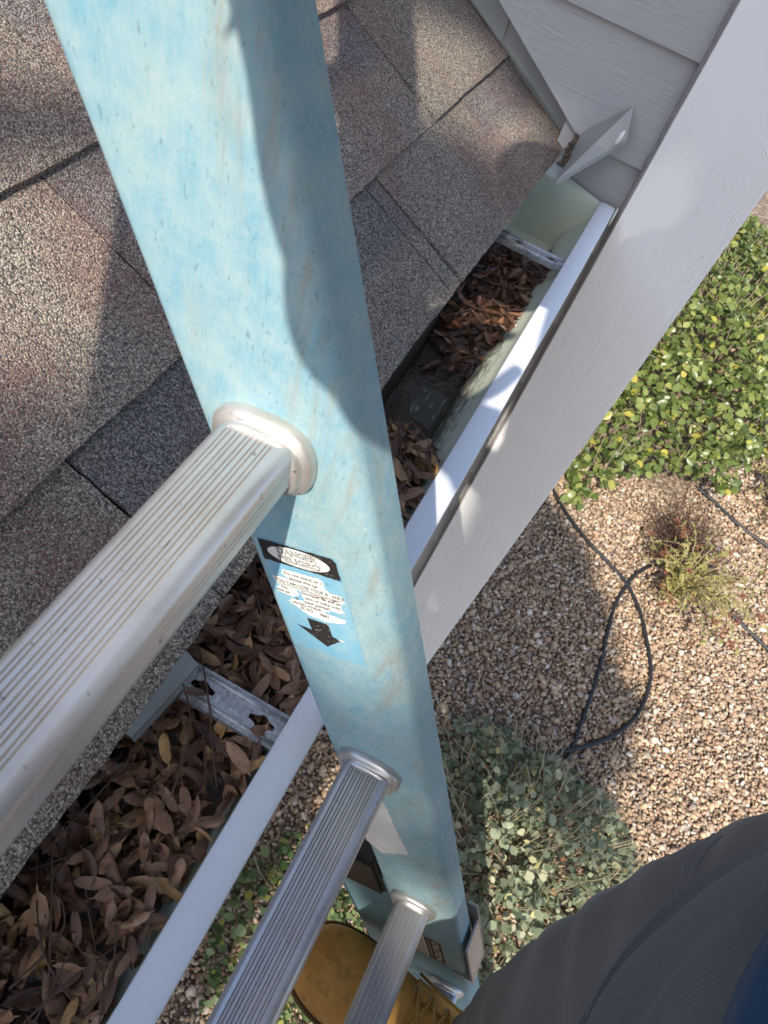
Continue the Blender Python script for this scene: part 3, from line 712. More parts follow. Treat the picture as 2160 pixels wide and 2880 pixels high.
# ================================================================== LADDER
ladder = empty('extension_ladder', lad(0, 2.93, -0.2), 'light blue fibreglass extension ladder with aluminium rungs leaning on the gutter', 'ladder')
RU = Vector((-math.sin(math.radians(8)), 0, math.cos(math.radians(8)))); RA = Vector((math.cos(math.radians(8)), 0, math.sin(math.radians(8))))
def channel(w0, w1, depth, th, rad=0.007, nseg=5):
    """closed outline of a C channel, web on y=0 .. th, flanges running to y=depth"""
    o = [(w0, depth)]
    for k in range(nseg + 1):
        a = math.pi + k * math.pi / 2 / nseg; o.append((w0 + rad + math.cos(a) * rad, rad + math.sin(a) * rad))
    for k in range(nseg + 1):
        a = -math.pi / 2 + k * math.pi / 2 / nseg; o.append((w1 - rad + math.cos(a) * rad, rad + math.sin(a) * rad))
    o += [(w1, depth), (w1 - th, depth), (w1 - th, th), (w0 + th, th), (w0 + th, depth)]
    return o
def rail(t0, t1, prof, y0, sgn, mat):
    bb = MB(); n = max(2, int((t1 - t0) / 0.03))
    bb.loft([[lad(w, t0 + (t1 - t0) * k / n, y0 + sgn * y) for w, y in prof] for k in range(n + 1)])
    return bb.build('rail', MAT[mat], ladder, angle=35)
WID = 0.33
fly = channel(-0.031, 0.048, 0.0265, 0.004); base = channel(-0.108, 0.0425, 0.027, 0.004)
fly_r = rail(-0.80, 0.822, fly, 0.0, 1, 'rail'); rail(-0.80, 0.822, fly, -WID, -1, 'rail')
base_r = rail(0.60, 2.925, base, 0.0062, 1, 'rail_dark'); rail(0.60, 2.925, base, -WID - 0.0062, -1, 'rail_dark')
fly_r['label'] = 'weathered sky blue rail with warning stickers'
def rung_profile():
    hw, hb, ht, rd, rb = 0.0180, -0.0125, 0.0150, 0.0060, 0.0115
    P = []
    for k in range(7):
        a = math.pi - k * math.pi / 2 / 6; P.append((-hw + rd + math.cos(a) * rd, ht - rd + math.sin(a) * rd))
    for g in (-0.0105, -0.0058, -0.0011, 0.0036, 0.0083):
        for d in (-0.0010, 0.0010):
            for e, z in ((-0.00052, 0), (-0.00026, -0.0009), (0.00026, -0.0009), (0.00052, 0)): P.append((g + d + e, ht + z))
    for k in range(9):
        a = math.pi / 2 - k * math.pi / 2 / 8; P.append((hw - rd + math.cos(a) * rd, ht - rd + math.sin(a) * rd))
    for z in (0.006, 0.003):
        for e, x in ((0.0004, 0), (0.00015, -0.0007), (-0.00015, -0.0007), (-0.0004, 0)): P.append((hw + x, z + e))
    for k in range(9):
        a = -k * math.pi / 2 / 8; P.append((hw - rb + math.cos(a) * rb, hb + rb + math.sin(a) * rb))
    for k in range(9):
        a = -math.pi / 2 - k * math.pi / 2 / 8; P.append((-hw + rb + math.cos(a) * rb, hb + rb + math.sin(a) * rb))
    return P
RP = rung_profile()
def rung(t, w, y0, y1, dirty=False):
    c = lad(w, t, 0) ; bb = MB()
    bb.loft([[Vector((c.x, R1.y + y, c.z)) + RA * a + RU * q for a, q in RP] for y in np.linspace(y0 - 0.0005, y1 + 0.0005, 12)])
    nP = len(RP); groove = [RP[i][1] < 0.0145 and RP[(i + 1) % nP][1] < 0.0145 and 7 <= i < 47 for i in range(nP)]
    bb.mi = [1 if (i < len(bb.f) - 2 and groove[i % nP]) else 0 for i in range(len(bb.f))]
    o = bb.build('rung', [MAT['rung'], MAT['grime']], ladder, angle=38)
    for ye, sg in ((y0, -1), (y1, 1)):
        bb = MB(); rings = []
        for d, of in ((0.0105, 0.0004), (0.0100, 0.0016), (0.0086, 0.0024), (0.0074, 0.0024), (0.0068, 0.0030), (0.0060, 0.0052), (0.0040, 0.0064), (0.0012, 0.0066), (-0.0003, 0.0062)):
            ring = []
            for k in range(40):
                a = 2 * math.pi * k / 40; ex = 2 / 2.7
                ca, sa = math.cos(a), math.sin(a)
                wob_ = 1 + 0.012 * mnoise.noise(Vector((ca * 2.2, sa * 2.2, t * 9 + d * 400)))
                x = (0.0183 + of) * math.copysign(abs(ca) ** ex, ca) * wob_; z = (0.0150 + of) * math.copysign(abs(sa) ** ex, sa) * wob_
                ring.append(Vector((c.x, R1.y + ye + sg * d, c.z)) + RA * x + RU * z)
            rings.append(ring)
        bb.loft(rings); bb.build('rung_collar', MAT['collar_dirty' if dirty else 'collar'], o, angle=50)
    return o
for k in (-2, -1, 0, 1, 2): rung(0.305 * k - 0.003, 0.003, 0.0, -WID, k == 0)
for k in range(7): rung(0.970 + 0.305 * k, 0.008, 0.0062, -WID - 0.0062)
# rail guide at the foot of the upper section, black end block of the lower one
b = MB()
def lbox(w0, w1, t0, t1, y0, y1, bb): bb.box(lad((w0 + w1) / 2, (t0 + t1) / 2, (y0 + y1) / 2), LW * ((w1 - w0) / 2), LV * ((t1 - t0) / 2), Vector((0, (y1 - y0) / 2, 0)))
lbox(0.0535, 0.0560, 0.70, 0.845, -0.002, 0.034, b); lbox(0.0440, 0.0560, 0.66, 0.845, 0.0345, 0.0375, b); lbox(0.030, 0.0560, 0.823, 0.832, -0.003, 0.0345, b)
b.build('rail_guide', MAT['bracket'], ladder, bevel=0.0008)
b = MB(); lbox(-0.104, -0.036, 0.555, 0.645, 0.0005, 0.036, b); b.build('end_block', MAT['rubber'], ladder, bevel=0.004)
for y0, sg in ((0.0062, 1), (-WID - 0.0062, -1)):
    b = MB(); b.box(lad(-0.032, 2.90, y0 + sg * 0.012) , (0.075, 0, 0), (0, 0.022, 0), (0, 0, 0.022)); b.build('foot', MAT['rubber'], ladder, bevel=0.004)

# ---- stickers
def st(a, t, layer): return lad(a, t, -0.00025 - 0.00018 * layer)
def sheet(name, pts, layer, mat, parent):
    bb = MB(); bb.add([st(a, t, layer) for a, t in pts], [tuple(range(len(pts)))]); return bb.build(name, MAT[mat], parent, recalc=False)
def ragged(pts, amp, step, seed):
    r_ = random.Random(seed); out_ = []
    for i in range(len(pts)):
        a, c = pts[i], pts[(i + 1) % len(pts)]; L = math.hypot(c[0] - a[0], c[1] - a[1]); n = max(1, int(L / step))
        for k in range(n):
            q = k / n; out_.append((a[0] + (c[0] - a[0]) * q + r_.uniform(-amp, amp), a[1] + (c[1] - a[1]) * q + r_.uniform(-amp, amp)))
    return out_
def lettering(parts, layer, mat, parent, off=0.0, name='lettering', vertical=False):
    """parts: (text, centre a, baseline t, width, cap height); flat print on the sticker"""
    bb = MB(); dg = None
    for s, ca, tb, wd, hh in parts:
        cu = bpy.data.curves.new('t', 'FONT'); cu.body = s; cu.size = 1.0; cu.align_x = 'CENTER'; cu.offset = off; cu.resolution_u = 3
        ob = bpy.data.objects.new('t', cu); COL.objects.link(ob)
        bpy.context.view_layer.update()
        me = bpy.data.meshes.new_from_object(ob.evaluated_get(bpy.context.evaluated_depsgraph_get()))
        xs = [v.co.x for v in me.vertices]; w0 = (max(xs) - min(xs)) or 1; mid = (max(xs) + min(xs)) / 2
        sx = wd / w0; sy = hh / 0.70
        if vertical: vs = [st(ca + v.co.y * sy, tb + (v.co.x - mid) * sx, layer) for v in me.vertices]
        else: vs = [st(ca + (v.co.x - mid) * sx, tb - v.co.y * sy, layer) for v in me.vertices]
        bb.add(vs, [list(p.vertices) for p in me.polygons])
        bpy.data.objects.remove(ob); bpy.data.meshes.remove(me); bpy.data.curves.remove(cu)
    return bb.build(name, MAT[mat], parent, recalc=False)
dz = sheet('danger_sticker', ragged([(-0.0236, 0.0628), (0.0238, 0.0632), (0.0238, 0.1585), (-0.0250, 0.1585)], 0.00025, 0.003, 4), 0, 'stickblue', ladder)
dz['label'] = 'torn black and white danger sticker'
sheet('header', ragged([(-0.0226, 0.0636), (0.0205, 0.0636), (0.0232, 0.0665), (0.0232, 0.0800), (-0.0232, 0.0800)], 0.00022, 0.0015, 5), 1, 'black', dz)
sheet('oval', [(0.0185 * math.cos(q * math.pi / 24) , 0.0717 + 0.0070 * math.sin(q * math.pi / 24)) for q in range(48)], 2, 'white', dz)
dang = [('DANGER', 0.0, 0.0709, 0.0240, 0.0046), ('PELIGRO', 0.0003, 0.0767, 0.0255, 0.0044)]
lettering(dang, 3, 'black', dz, 0.035); lettering(dang, 4, 'white', dz, -0.012)
tears = [[(-0.0130, 0.0843), (0.0105, 0.0840), (0.0118, 0.0862), (0.0112, 0.0890), (0.0128, 0.0908), (0.0062, 0.0925), (-0.0105, 0.0925), (-0.0150, 0.0890)],
         [(-0.0220, 0.0928), (0.0128, 0.0920), (0.0135, 0.0935), (0.0215, 0.0938), (0.0215, 0.0985), (0.0150, 0.1005), (-0.0205, 0.0995)],
         [(-0.0190, 0.0999), (-0.0085, 0.0999), (-0.0080, 0.1040), (-0.0125, 0.1078), (-0.0225, 0.1065), (-0.0215, 0.1030)],
         [(-0.0062, 0.0999), (0.0205, 0.0995), (0.0178, 0.1050), (0.0205, 0.1082), (0.0110, 0.1105), (0.0050, 0.1140), (0.0190, 0.1150), (0.0175, 0.1190), (0.0060, 0.1225), (-0.0060, 0.1215), (-0.0165, 0.1135), (-0.0140, 0.1100), (-0.0055, 0.1085)]]
for k, p in enumerate(tears): sheet('paper', ragged(p, 0.00055, 0.0011, 20 + k), 1, 'white', dz)
lettering([('Do not stand on c', -0.0010, 0.0882, 0.0230, 0.0023), ('above this ru', -0.0020, 0.0920, 0.0170, 0.0023), ('YOU CAN LOSE YOUR B', -0.0043, 0.0968, 0.0330, 0.0026), ('ANCE', 0.0182, 0.0970, 0.0072, 0.0024),
           ('No', -0.0160, 0.1020, 0.0040, 0.0022), ('coloque de pie en', 0.0068, 0.1022, 0.0248, 0.0023), ('este pe', -0.0180, 0.1055, 0.0085, 0.0021), ('a\u00f1o ni suba m\u00e1s', 0.0068, 0.1062, 0.0220, 0.0023),
           ('e', -0.0100, 0.1092, 0.0018, 0.0020), ('este pelda\u00f1', 0.0025, 0.1100, 0.0160, 0.0023), ('USTED PODR', -0.0050, 0.1138, 0.0190, 0.0023), ('EL EQ', -0.0055, 0.1172, 0.0075, 0.0023), ('IBRI', 0.0055, 0.1180, 0.0055, 0.0023)], 2, 'black', dz, 0.012)
sheet('underline', [(-0.0205, 0.0978), (0.0200, 0.0982), (0.0200, 0.0986), (-0.0205, 0.0982)], 2, 'black', dz)
sheet('arrow', ragged([(-0.0078, 0.1250), (0.0050, 0.1250), (0.0062, 0.1270), (0.0062, 0.1365), (0.0125, 0.1372), (0.0002, 0.1492), (-0.0170, 0.1352), (-0.0072, 0.1360)], 0.00012, 0.0012, 8), 1, 'black', dz)
sheet('torn_arrow_tip', ragged([(0.0090, 0.1366), (0.0150, 0.1368), (0.0118, 0.1385)], 0.0002, 0.0012, 9), 2, 'white', dz)
b = MB()                                                              # scratches across the print
r = random.Random(3)
for k in range(40):
    a, t = r.uniform(-0.021, 0.021), r.choice([r.uniform(0.064, 0.079), r.uniform(0.126, 0.148)])
    if t > 0.1: a *= 0.4
    L = r.uniform(0.0006, 0.0022); d = r.uniform(-.4, .5); ww = 0.00016
    b.add([st(a, t, 3.4), st(a + L, t + d * L, 3.4), st(a + L, t + d * L + ww, 3.4), st(a, t + ww, 3.4)], [(0, 1, 2, 3)])
b.build('scratches', MAT['smear'], dz, recalc=False)
cz = sheet('caution_sticker', [(-0.0205, 0.728), (0.0225, 0.728), (0.0225, 0.818), (-0.0205, 0.818)], 0, 'white', ladder); cz['label'] = 'brown and cream caution sticker'
sheet('header', [(0.0005, 0.729), (0.0220, 0.729), (0.0220, 0.817), (0.0005, 0.817)], 1, 'brown', cz)
lettering([('CAUTION', 0.0100, 0.7725, 0.078, 0.0085)], 2, 'white', cz, 0.02, vertical=True)
lettering([('MUST BE SET UP PROPERLY', 0.0035, 0.7725, 0.070, 0.0026)], 2, 'white', cz, 0.0, vertical=True)
for k in range(4): lettering([('read all of the safety instructions', -0.0045 - 0.0040 * k, 0.7725, 0.080, 0.0022)], 2, 'brown', cz, 0.01, vertical=True)
sheet('paint_smear', ragged([(-0.0300, 0.345), (0.0020, 0.350), (0.0062, 0.372), (0.0080, 0.390), (0.0100, 0.420), (0.0120, 0.440), (0.0145, 0.462), (0.0060, 0.468), (-0.0040, 0.480), (-0.0160, 0.492), (-0.0300, 0.475)], 0.0012, 0.0022, 12), 0, 'smear', ladder)
# ================================================================== PERSON on the ladder
person = empty('person', (0.40, 0.0, -1.07), 'person in grey trousers and blue shirt standing on a ladder rung', 'person')
def interp_keys(keys, n):
    """Catmull-Rom through rows of numbers"""
    K = np.array(keys, float); m = len(K) - 1; out_ = []
    for i in range(n + 1):
        s = i / n * m; k = min(int(s), m - 1); t = s - k
        a, p, q, d = K[max(k - 1, 0)], K[k], K[k + 1], K[min(k + 2, m)]
        out_.append(0.5 * (2 * p + (q - a) * t + (2 * a - 5 * p + 4 * q - d) * t * t + (3 * p - a - 3 * q + d) * t ** 3))
    return out_
def cloth_tube(name, keys, n, m, ref, folds, mat, parent, thick=0.0, capend=None):
    """keys rows: x y z  r_ref r_other ; rings square to the path"""
    R_ = interp_keys(keys, n); C = [Vector(q[:3]) for q in R_]; ref = Vector(ref); vs = []; uv = []; fold_light = []; L = 0.0
    for i, q in enumerate(R_):
        d = (C[min(i + 1, n)] - C[max(i - 1, 0)]).normalized(); a1 = (ref - d * ref.dot(d)).normalized(); a2 = d.cross(a1)
        if i: L += (C[i] - C[i - 1]).length
        for j in range(m + 1):
            th = 2 * math.pi * j / m; dirv = a1 * math.cos(th) * q[3] + a2 * math.sin(th) * q[4]
            p = C[i] + dirv; fd = folds(i / n, th, p); p += dirv.normalized() * fd; vs.append(p); fold_light.append(FOLD_LIGHT[0]); FOLD_LIGHT[0] = 0.0; uv.append((th * (q[3] + q[4]) / 2, L))
    fs = [(i * (m + 1) + j, i * (m + 1) + j + 1, (i + 1) * (m + 1) + j + 1, (i + 1) * (m + 1) + j) for i in range(n) for j in range(m)]
    off = Vector((0, 0, HC)) - world_loc(parent)
    me = mesh_of([v + off for v in vs], fs, True, name)
    me.attributes.new('fold_light', 'FLOAT', 'POINT').data.foreach_set('value', fold_light)
    ul = me.uv_layers.new(name='UVMap')
    ul.data.foreach_set('uv', np.array([uv[me.loops[l].vertex_index] for l in range(len(me.loops))], np.float32).reshape(-1))
    o = obj(name, me, mat, parent)
    if thick:
        md = o.modifiers.new('thick', 'SOLIDIFY'); md.thickness = thick; md.offset = -1
    return o
def nz(p, s, k=0.0): return mnoise.noise(Vector((p.x * s, p.y * s, p.z * s + k)))
FOLD_LIGHT = [0.0]
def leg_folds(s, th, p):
    # stretched ridges running round the thigh towards the knee, loose bunching below it; ridges are tinted pale, painting in light on the folds
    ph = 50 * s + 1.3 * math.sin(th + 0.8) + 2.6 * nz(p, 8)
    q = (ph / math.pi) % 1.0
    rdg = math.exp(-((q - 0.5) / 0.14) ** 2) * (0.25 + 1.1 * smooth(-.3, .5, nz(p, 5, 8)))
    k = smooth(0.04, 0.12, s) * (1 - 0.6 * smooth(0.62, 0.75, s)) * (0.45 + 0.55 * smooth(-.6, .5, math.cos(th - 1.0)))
    FOLD_LIGHT[0] = min(1.0, rdg * k * 0.9)
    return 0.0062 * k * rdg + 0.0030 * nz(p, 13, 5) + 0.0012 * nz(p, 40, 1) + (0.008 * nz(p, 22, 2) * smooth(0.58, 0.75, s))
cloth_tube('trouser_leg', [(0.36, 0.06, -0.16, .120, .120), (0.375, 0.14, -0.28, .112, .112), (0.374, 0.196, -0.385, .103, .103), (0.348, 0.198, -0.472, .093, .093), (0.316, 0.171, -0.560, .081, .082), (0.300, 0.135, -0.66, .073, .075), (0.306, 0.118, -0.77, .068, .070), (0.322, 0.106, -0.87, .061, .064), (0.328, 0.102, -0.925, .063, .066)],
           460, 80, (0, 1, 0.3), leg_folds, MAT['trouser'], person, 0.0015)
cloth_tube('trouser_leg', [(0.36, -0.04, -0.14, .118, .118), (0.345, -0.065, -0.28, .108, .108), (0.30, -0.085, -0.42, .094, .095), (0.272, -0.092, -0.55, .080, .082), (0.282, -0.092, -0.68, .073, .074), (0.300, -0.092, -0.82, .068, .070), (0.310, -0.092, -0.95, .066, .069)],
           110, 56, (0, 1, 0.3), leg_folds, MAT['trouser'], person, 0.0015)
leg_r = [o for o in person.children if o.name.startswith('trouser_leg')][0]
from mathutils.bvhtree import BVHTree
_me = leg_r.data; _o = world_loc(leg_r)
bvh = BVHTree.FromPolygons([v.co + _o for v in _me.vertices], [tuple(q.vertices) for q in _me.polygons])
def on_leg(px, py):                                                   # the point of the trouser cloth on that sight line
    d = ray(px, py).normalized(); hit = bvh.ray_cast(Vector((0, 0, HC)), d)
    return (hit[0] - Vector((0, 0, HC)) - d * 0.0006) if hit[0] is not None else None
for line in ([(2010, 2345), (1960, 2385), (1925, 2440), (1905, 2510), (1890, 2590), (1880, 2660)], [(2030, 2352), (1985, 2392), (1950, 2447), (1930, 2515), (1916, 2590), (1906, 2655)]):
    P_ = [q for q in (on_leg(x, y) for x, y in line) if q is not None]
    if len(P_) > 2:
        bb = MB(); bb.tube(P_, 0.0011, 6); bb.build('seam', MAT['trouser'], leg_r, smooth_=True)
def torso_folds(s, th, p): return 0.006 * nz(p, 7) + 0.004 * nz(p, 16, 3) + 0.006 * max(0, math.sin(14 * s + 2 * th + 2 * nz(p, 5))) ** 3
cloth_tube('jumper', [(0.300, 0.002, -0.312, .200, .166), (0.299, 0.002, -0.285, .203, .171), (0.300, 0.004, -0.22, .200, .168), (0.29, 0.02, -0.10, .190, .155), (0.26, 0.035, 0.0, .185, .140)],
           70, 110, (0, 1, 0), torso_folds, MAT['knit'], person, 0.004)
cloth_tube('shirt', [(0.312, 0.020, -0.228, .205, .180), (0.310, 0.022, -0.16, .205, .178), (0.272, 0.04, -0.02, .205, .158), (0.170, 0.06, 0.14, .210, .140), (0.085, 0.075, 0.265, .20, .105), (0.030, 0.082, 0.33, .10, .075), (0.005, 0.085, 0.355, .066, .064)],
           60, 84, (0, 1, 0), torso_folds, MAT['denim'], person, 0.002)
def sleeve_folds(s, th, p): return 0.005 * nz(p, 20) + 0.004 * max(0, math.sin(40 * s + th)) ** 3
# left hand held up behind the lens
HL = Vector((-0.084, -0.006, 0.104))                       # left palm
WL = Vector((-0.066, -0.056, 0.124))
EL = Vector((0.070, -0.25, 0.29)); SL = Vector((0.085, -0.105, 0.265))
HR = lad(0.022, -0.37, 0.022); WR = HR + Vector((0.075, 0.03, -0.01)); ER = Vector((0.10, 0.40, 0.0)); SR = Vector((0.085, 0.255, 0.265))
for nm, A, B, Cw in (('sleeve', SL, EL, WL), ('sleeve', SR, ER, WR)):
    k = [A + Vector((0.0, 0, 0.01)), A + (B - A) * 0.5, B, B + (Cw - B) * 0.5, B + (Cw - B) * 0.92]
    cloth_tube(nm, [(*k[0], .075, .075), (*k[1], .062, .062), (*k[2], .052, .052), (*k[3], .044, .044), (*k[4], .036, .036)], 50, 32, (0.3, 0.2, 1), sleeve_folds, MAT['denim'], person, 0.002)
# body: one skinned figure under the clothes
bv = []; be = []; br = []
def bone(p, r_, par=None):
    bv.append(tuple(Vector(p))); br.append(r_); i = len(bv) - 1
    if par is not None: be.append((par, i))
    return i
pel = bone((0.33, 0.01, -0.10), .080); sp = bone((0.26, 0.035, 0.02), .085, pel); ch = bone((0.13, 0.065, 0.20), .085, sp); nk = bone((0.005, 0.085, 0.35), .050, ch); h1 = bone((-0.035, 0.083, 0.395), .062, nk); h2 = bone((-0.065, 0.078, 0.455), .082, h1); h3 = bone((-0.08, 0.075, 0.505), .070, h2)
def hand(par, W, H, fdir, side, curl, n_out):
    """palm then five chains; fdir along the fingers, side towards the thumb, curl the closing direction"""
    fdir = fdir.normalized(); side = (side - fdir * side.dot(fdir)).normalized(); curl = curl.normalized()
    w0 = bone(W, .026, par); pm = bone(H, .026, w0)
    for k, (o_, L) in enumerate(((0.028, .075), (0.010, .084), (-0.008, .078), (-0.025, .062))):
        k1 = bone(H + fdir * 0.035 + side * o_, .0095, pm); k2 = bone(H + fdir * (0.035 + L * .45) + side * o_ + curl * L * 0.16, .0088, k1); k3 = bone(H + fdir * (0.035 + L * .68) + side * o_ + curl * L * 0.48, .0082, k2); bone(H + fdir * (0.035 + L * .62) + side * o_ + curl * L * 0.75, .0075, k3)
    t1 = bone(H - fdir * 0.012 + side * 0.034, .0115, pm); t2 = bone(H + fdir * 0.012 + side * 0.056 + curl * 0.012, .010, t1); bone(H + fdir * 0.040 + side * 0.062 + curl * 0.030, .0085, t2)
for A, B, W, H, fd, sd, cl in ((SL, EL, WL, HL, RX * 0.25 - RD * 1.0, RX * 0.9 + RD * 0.25, RX * 0.6 - RF * 0.5), (SR, ER, WR, HR + Vector((0.016, 0.006, 0)), Vector((-1, 0.0, 0.1)), -LV, Vector((-0.3, -1, 0)))):
    s_ = bone(A - Vector((0, 0, 0.015)), .055, ch); e_ = bone(B, .042, s_); hand(e_, W, H, fd, sd, cl, 0)
for hp, kn, an in (((0.37, 0.10, -0.22), (0.328, 0.172, -0.53), (0.322, 0.10, -0.985)), ((0.35, -0.055, -0.22), (0.275, -0.092, -0.55), (0.316, -0.092, -0.985))):
    a_ = bone(hp, .065, pel); c_ = bone(kn, .048, a_); bone(an, .036, c_)
off = Vector((0, 0, HC)) - world_loc(person)
me = bpy.data.meshes.new('body'); me.from_pydata([tuple(Vector(v) + off) for v in bv], be, []); me.update()
body = obj('body', me, MAT['skin'], person)
md = body.modifiers.new('skin', 'SKIN'); md.use_smooth_shade = True
for i, r_ in enumerate(br): me.skin_vertices[0].data[i].radius = (r_, r_)
for i in range(len(br)): me.skin_vertices[0].data[i].use_root = (i == 0)
ms = body.modifiers.new('sub', 'SUBSURF'); ms.levels = 2; ms.render_levels = 2
def ell(name, c, ax, mat, parent, n=16, m=12, fn=None):
    bb = MB(); rings = []
    for i in range(m + 1):
        ph = math.pi * i / m; rr = max(0.02, math.sin(ph))
        rings.append([Vector(c) + ax[0] * (rr * math.cos(2 * math.pi * k / n)) + ax[1] * (rr * math.sin(2 * math.pi * k / n)) + ax[2] * math.cos(ph) for k in range(n)])
    bb.loft(rings); return bb.build(name, MAT[mat], parent, smooth_=True)
hd = Vector((-0.55, 0.05, -0.83)).normalized(); hu = Vector((-0.83, 0.0, 0.55)).normalized(); hs = Vector((0, 1, 0))
hc = Vector((-0.072, 0.075, 0.470))
ell('hair', hc + hu * 0.012 - hd * 0.016, (hd * 0.088, hs * 0.083, hu * 0.102), 'hair', person)
ell('nose', hc + hd * 0.092 - hu * 0.018, (hd * 0.016, hs * 0.011, hu * 0.020), 'skin', person, 10, 8)
for s in (-1, 1):
    ell('ear', hc + hs * s * 0.082 - hu * 0.01, (hd * 0.020, hs * 0.008, hu * 0.030), 'skin', person, 10, 8)
    ell('eye', hc + hd * 0.078 + hs * s * 0.030 + hu * 0.004, (hd * 0.010, hs * 0.013, hu * 0.008), 'white', person, 10, 8)
ell('mouth', hc + hd * 0.080 - hu * 0.055, (hd * 0.008, hs * 0.024, hu * 0.007), 'brown', person, 10, 8)
# ---- boots
def boot(heel, toe, zs, tilt=0.0, detail=True):
    heel = Vector(heel); toe = Vector(toe); ax = (toe - heel); Lb = ax.length; ax.normalize(); sd = Vector((0, 0, 1)).cross(ax).normalized() * -1; up = Vector((0, 0, 1))
    def P(x, y, z): return heel + ax * (x * Lb) + sd * y + up * (zs + z + tilt * x * Lb)
    prof = [(-0.02, .020, .055), (0.02, .032, .105), (0.10, .038, .150), (0.20, .040, .175), (0.28, .0405, .172), (0.34, .041, .155), (0.40, .042, .132), (0.48, .044, .115), (0.56, .047, .102), (0.64, .050, .090), (0.72, .0515, .080), (0.80, .051, .073), (0.88, .047, .066), (0.94, .040, .058), (0.98, .029, .048), (1.005, .012, .034)]
    rings = []
    for x, wd, h in interp_keys(prof, 46):
        ring = []
        for k in range(29):
            th = math.pi * k / 28; c, s_ = math.cos(th), math.sin(th)
            ex = 0.72 if x > 0.6 else 0.85
            y = wd * math.copysign(abs(c) ** ex, c) * (1 - 0.25 * s_ * smooth(0.55, 0.1, x)); z = 0.014 + (h - 0.014) * abs(s_) ** (0.75)
            cr = 0.0012 * math.sin(x * 150) * smooth(0.52, 0.58, x) * smooth(0.72, 0.64, x) * s_
            ring.append(P(x, y, z + cr))
        rings.append(ring)
    bb = MB(); bb.loft(rings, False, False); bb.add(rings[0], [tuple(range(len(rings[0])))]); bb.add(rings[-1], [tuple(range(len(rings[-1])))])
    up_ = bb.build('boot', MAT['leather'], person, smooth_=True)
    bb = MB(); so = []
    outl = []
    K = interp_keys([(p[0] * 1.0, p[1] + 0.0055) for p in prof], 40)
    left = [(x, w_) for x, w_ in K]; outl = left + [(1.022, 0.0)] + [(x, -w_) for x, w_ in K[::-1]]
    bb.loft([[P(x, y * f, z) for x, y in outl] for z, f in ((-0.006, .95), (0.004, 0.985), (0.0115, 1.0), (0.0150, 0.99), (0.0165, 0.95))]); bb.build('sole', MAT['sole'], up_, angle=40)
    if not detail: return up_
    bb = MB()                                                         # welt stitching
    for i in range(0, len(outl)):
        x, y = outl[i]; x2, y2 = outl[(i + 1) % len(outl)]
        for f in (0.15, 0.65): bb.tube([P(x + (x2 - x) * f, (y + (y2 - y) * f) * 0.965, 0.0172), P(x + (x2 - x) * (f + .28), (y + (y2 - y) * (f + .28)) * 0.965, 0.0172)], 0.0008, 4)
    bb.build('stitching', MAT['lace'], up_)
    hz_ = lambda x: float(np.interp(x, [p[0] for p in prof], [p[2] for p in prof]))
    wz_ = lambda x: float(np.interp(x, [p[0] for p in prof], [p[1] for p in prof]))
    def surf(x, f, lift):                                             # f -1..1 across the vamp
        th = math.pi / 2 - f * math.pi / 2; c, s_ = math.cos(th), math.sin(th)
        return P(x, (wz_(x) + lift) * math.copysign(abs(c) ** 0.85, c) * (1 - 0.25 * s_ * smooth(0.55, 0.1, x)), 0.014 + (hz_(x) - 0.014) * abs(s_) ** 0.75 + lift)
    for s in (-1, 1):                                                 # eyestay flaps
        bb = MB(); bb.grid(lambda i, j: surf(0.22 + 0.33 * i - 0.02 * j, s * (0.20 + 0.42 * j), 0.0030 + 0.0012 * (1 - abs(2 * j - 1))), 16, 8); bb.build('eyestay', MAT['leather'], up_, smooth_=True, recalc=False)
        bb = MB()
        for q in range(28): bb.tube([surf(0.225 + 0.012 * q, s * 0.59, .0042), surf(0.225 + 0.012 * q + .007, s * 0.59, .0042)], 0.0007, 4)
        bb.build('stitching', MAT['lace'], up_)
    xs_ = [0.535, 0.47, 0.405, 0.34, 0.275]
    for x in xs_:
        for s in (-1, 1):
            bb = MB(); c = surf(x, s * 0.33, 0.0045); a1 = (surf(x + .02, s * .33, .0045) - c).normalized(); a2 = (surf(x, s * 0.40, .0045) - c).normalized()
            bb.tube([c + (a1 * math.cos(q * math.pi / 6) + a2 * math.sin(q * math.pi / 6)) * 0.0034 for q in range(13)], 0.0011, 6); bb.build('eyelet', MAT['bracket'], up_, smooth_=True)
    bb = MB()
    for i in range(len(xs_) - 1):
        for s in (-1, 1):
            P0 = surf(xs_[i], s * 0.33, 0.006); P3 = surf(xs_[i + 1], -s * 0.33, 0.006); mid = surf((xs_[i] + xs_[i + 1]) / 2, 0, 0.0085 + (0.002 if s > 0 else 0))
            bb.tube([P0, P0 + (mid - P0) * .5 + up * .001, mid, mid + (P3 - mid) * .5 + up * .001, P3], 0.0019, 6)
    bb.tube([surf(xs_[0], -0.33, .006), surf(xs_[0], 0, .008), surf(xs_[0], 0.33, .006)], 0.0019, 6)
    for s, x_ in ((1, 0.36), (-1, 0.30)):                             # loose ends of the bow
        P0 = surf(0.33, 0.0, 0.010); bb.tube([P0, P0 + sd * s * 0.02 + up * 0.008, surf(0.45, s * 0.5, 0.008), surf(0.52, s * 0.75, 0.006)], 0.0018, 6)
    bb.build('lace', MAT['lace'], up_, smooth_=True)
    return up_
boot((0.374, 0.098, 0), (0.095, 0.124, 0), -1.063)
boot((0.370, -0.085, 0), (0.092, -0.115, 0), -1.063, detail=False)
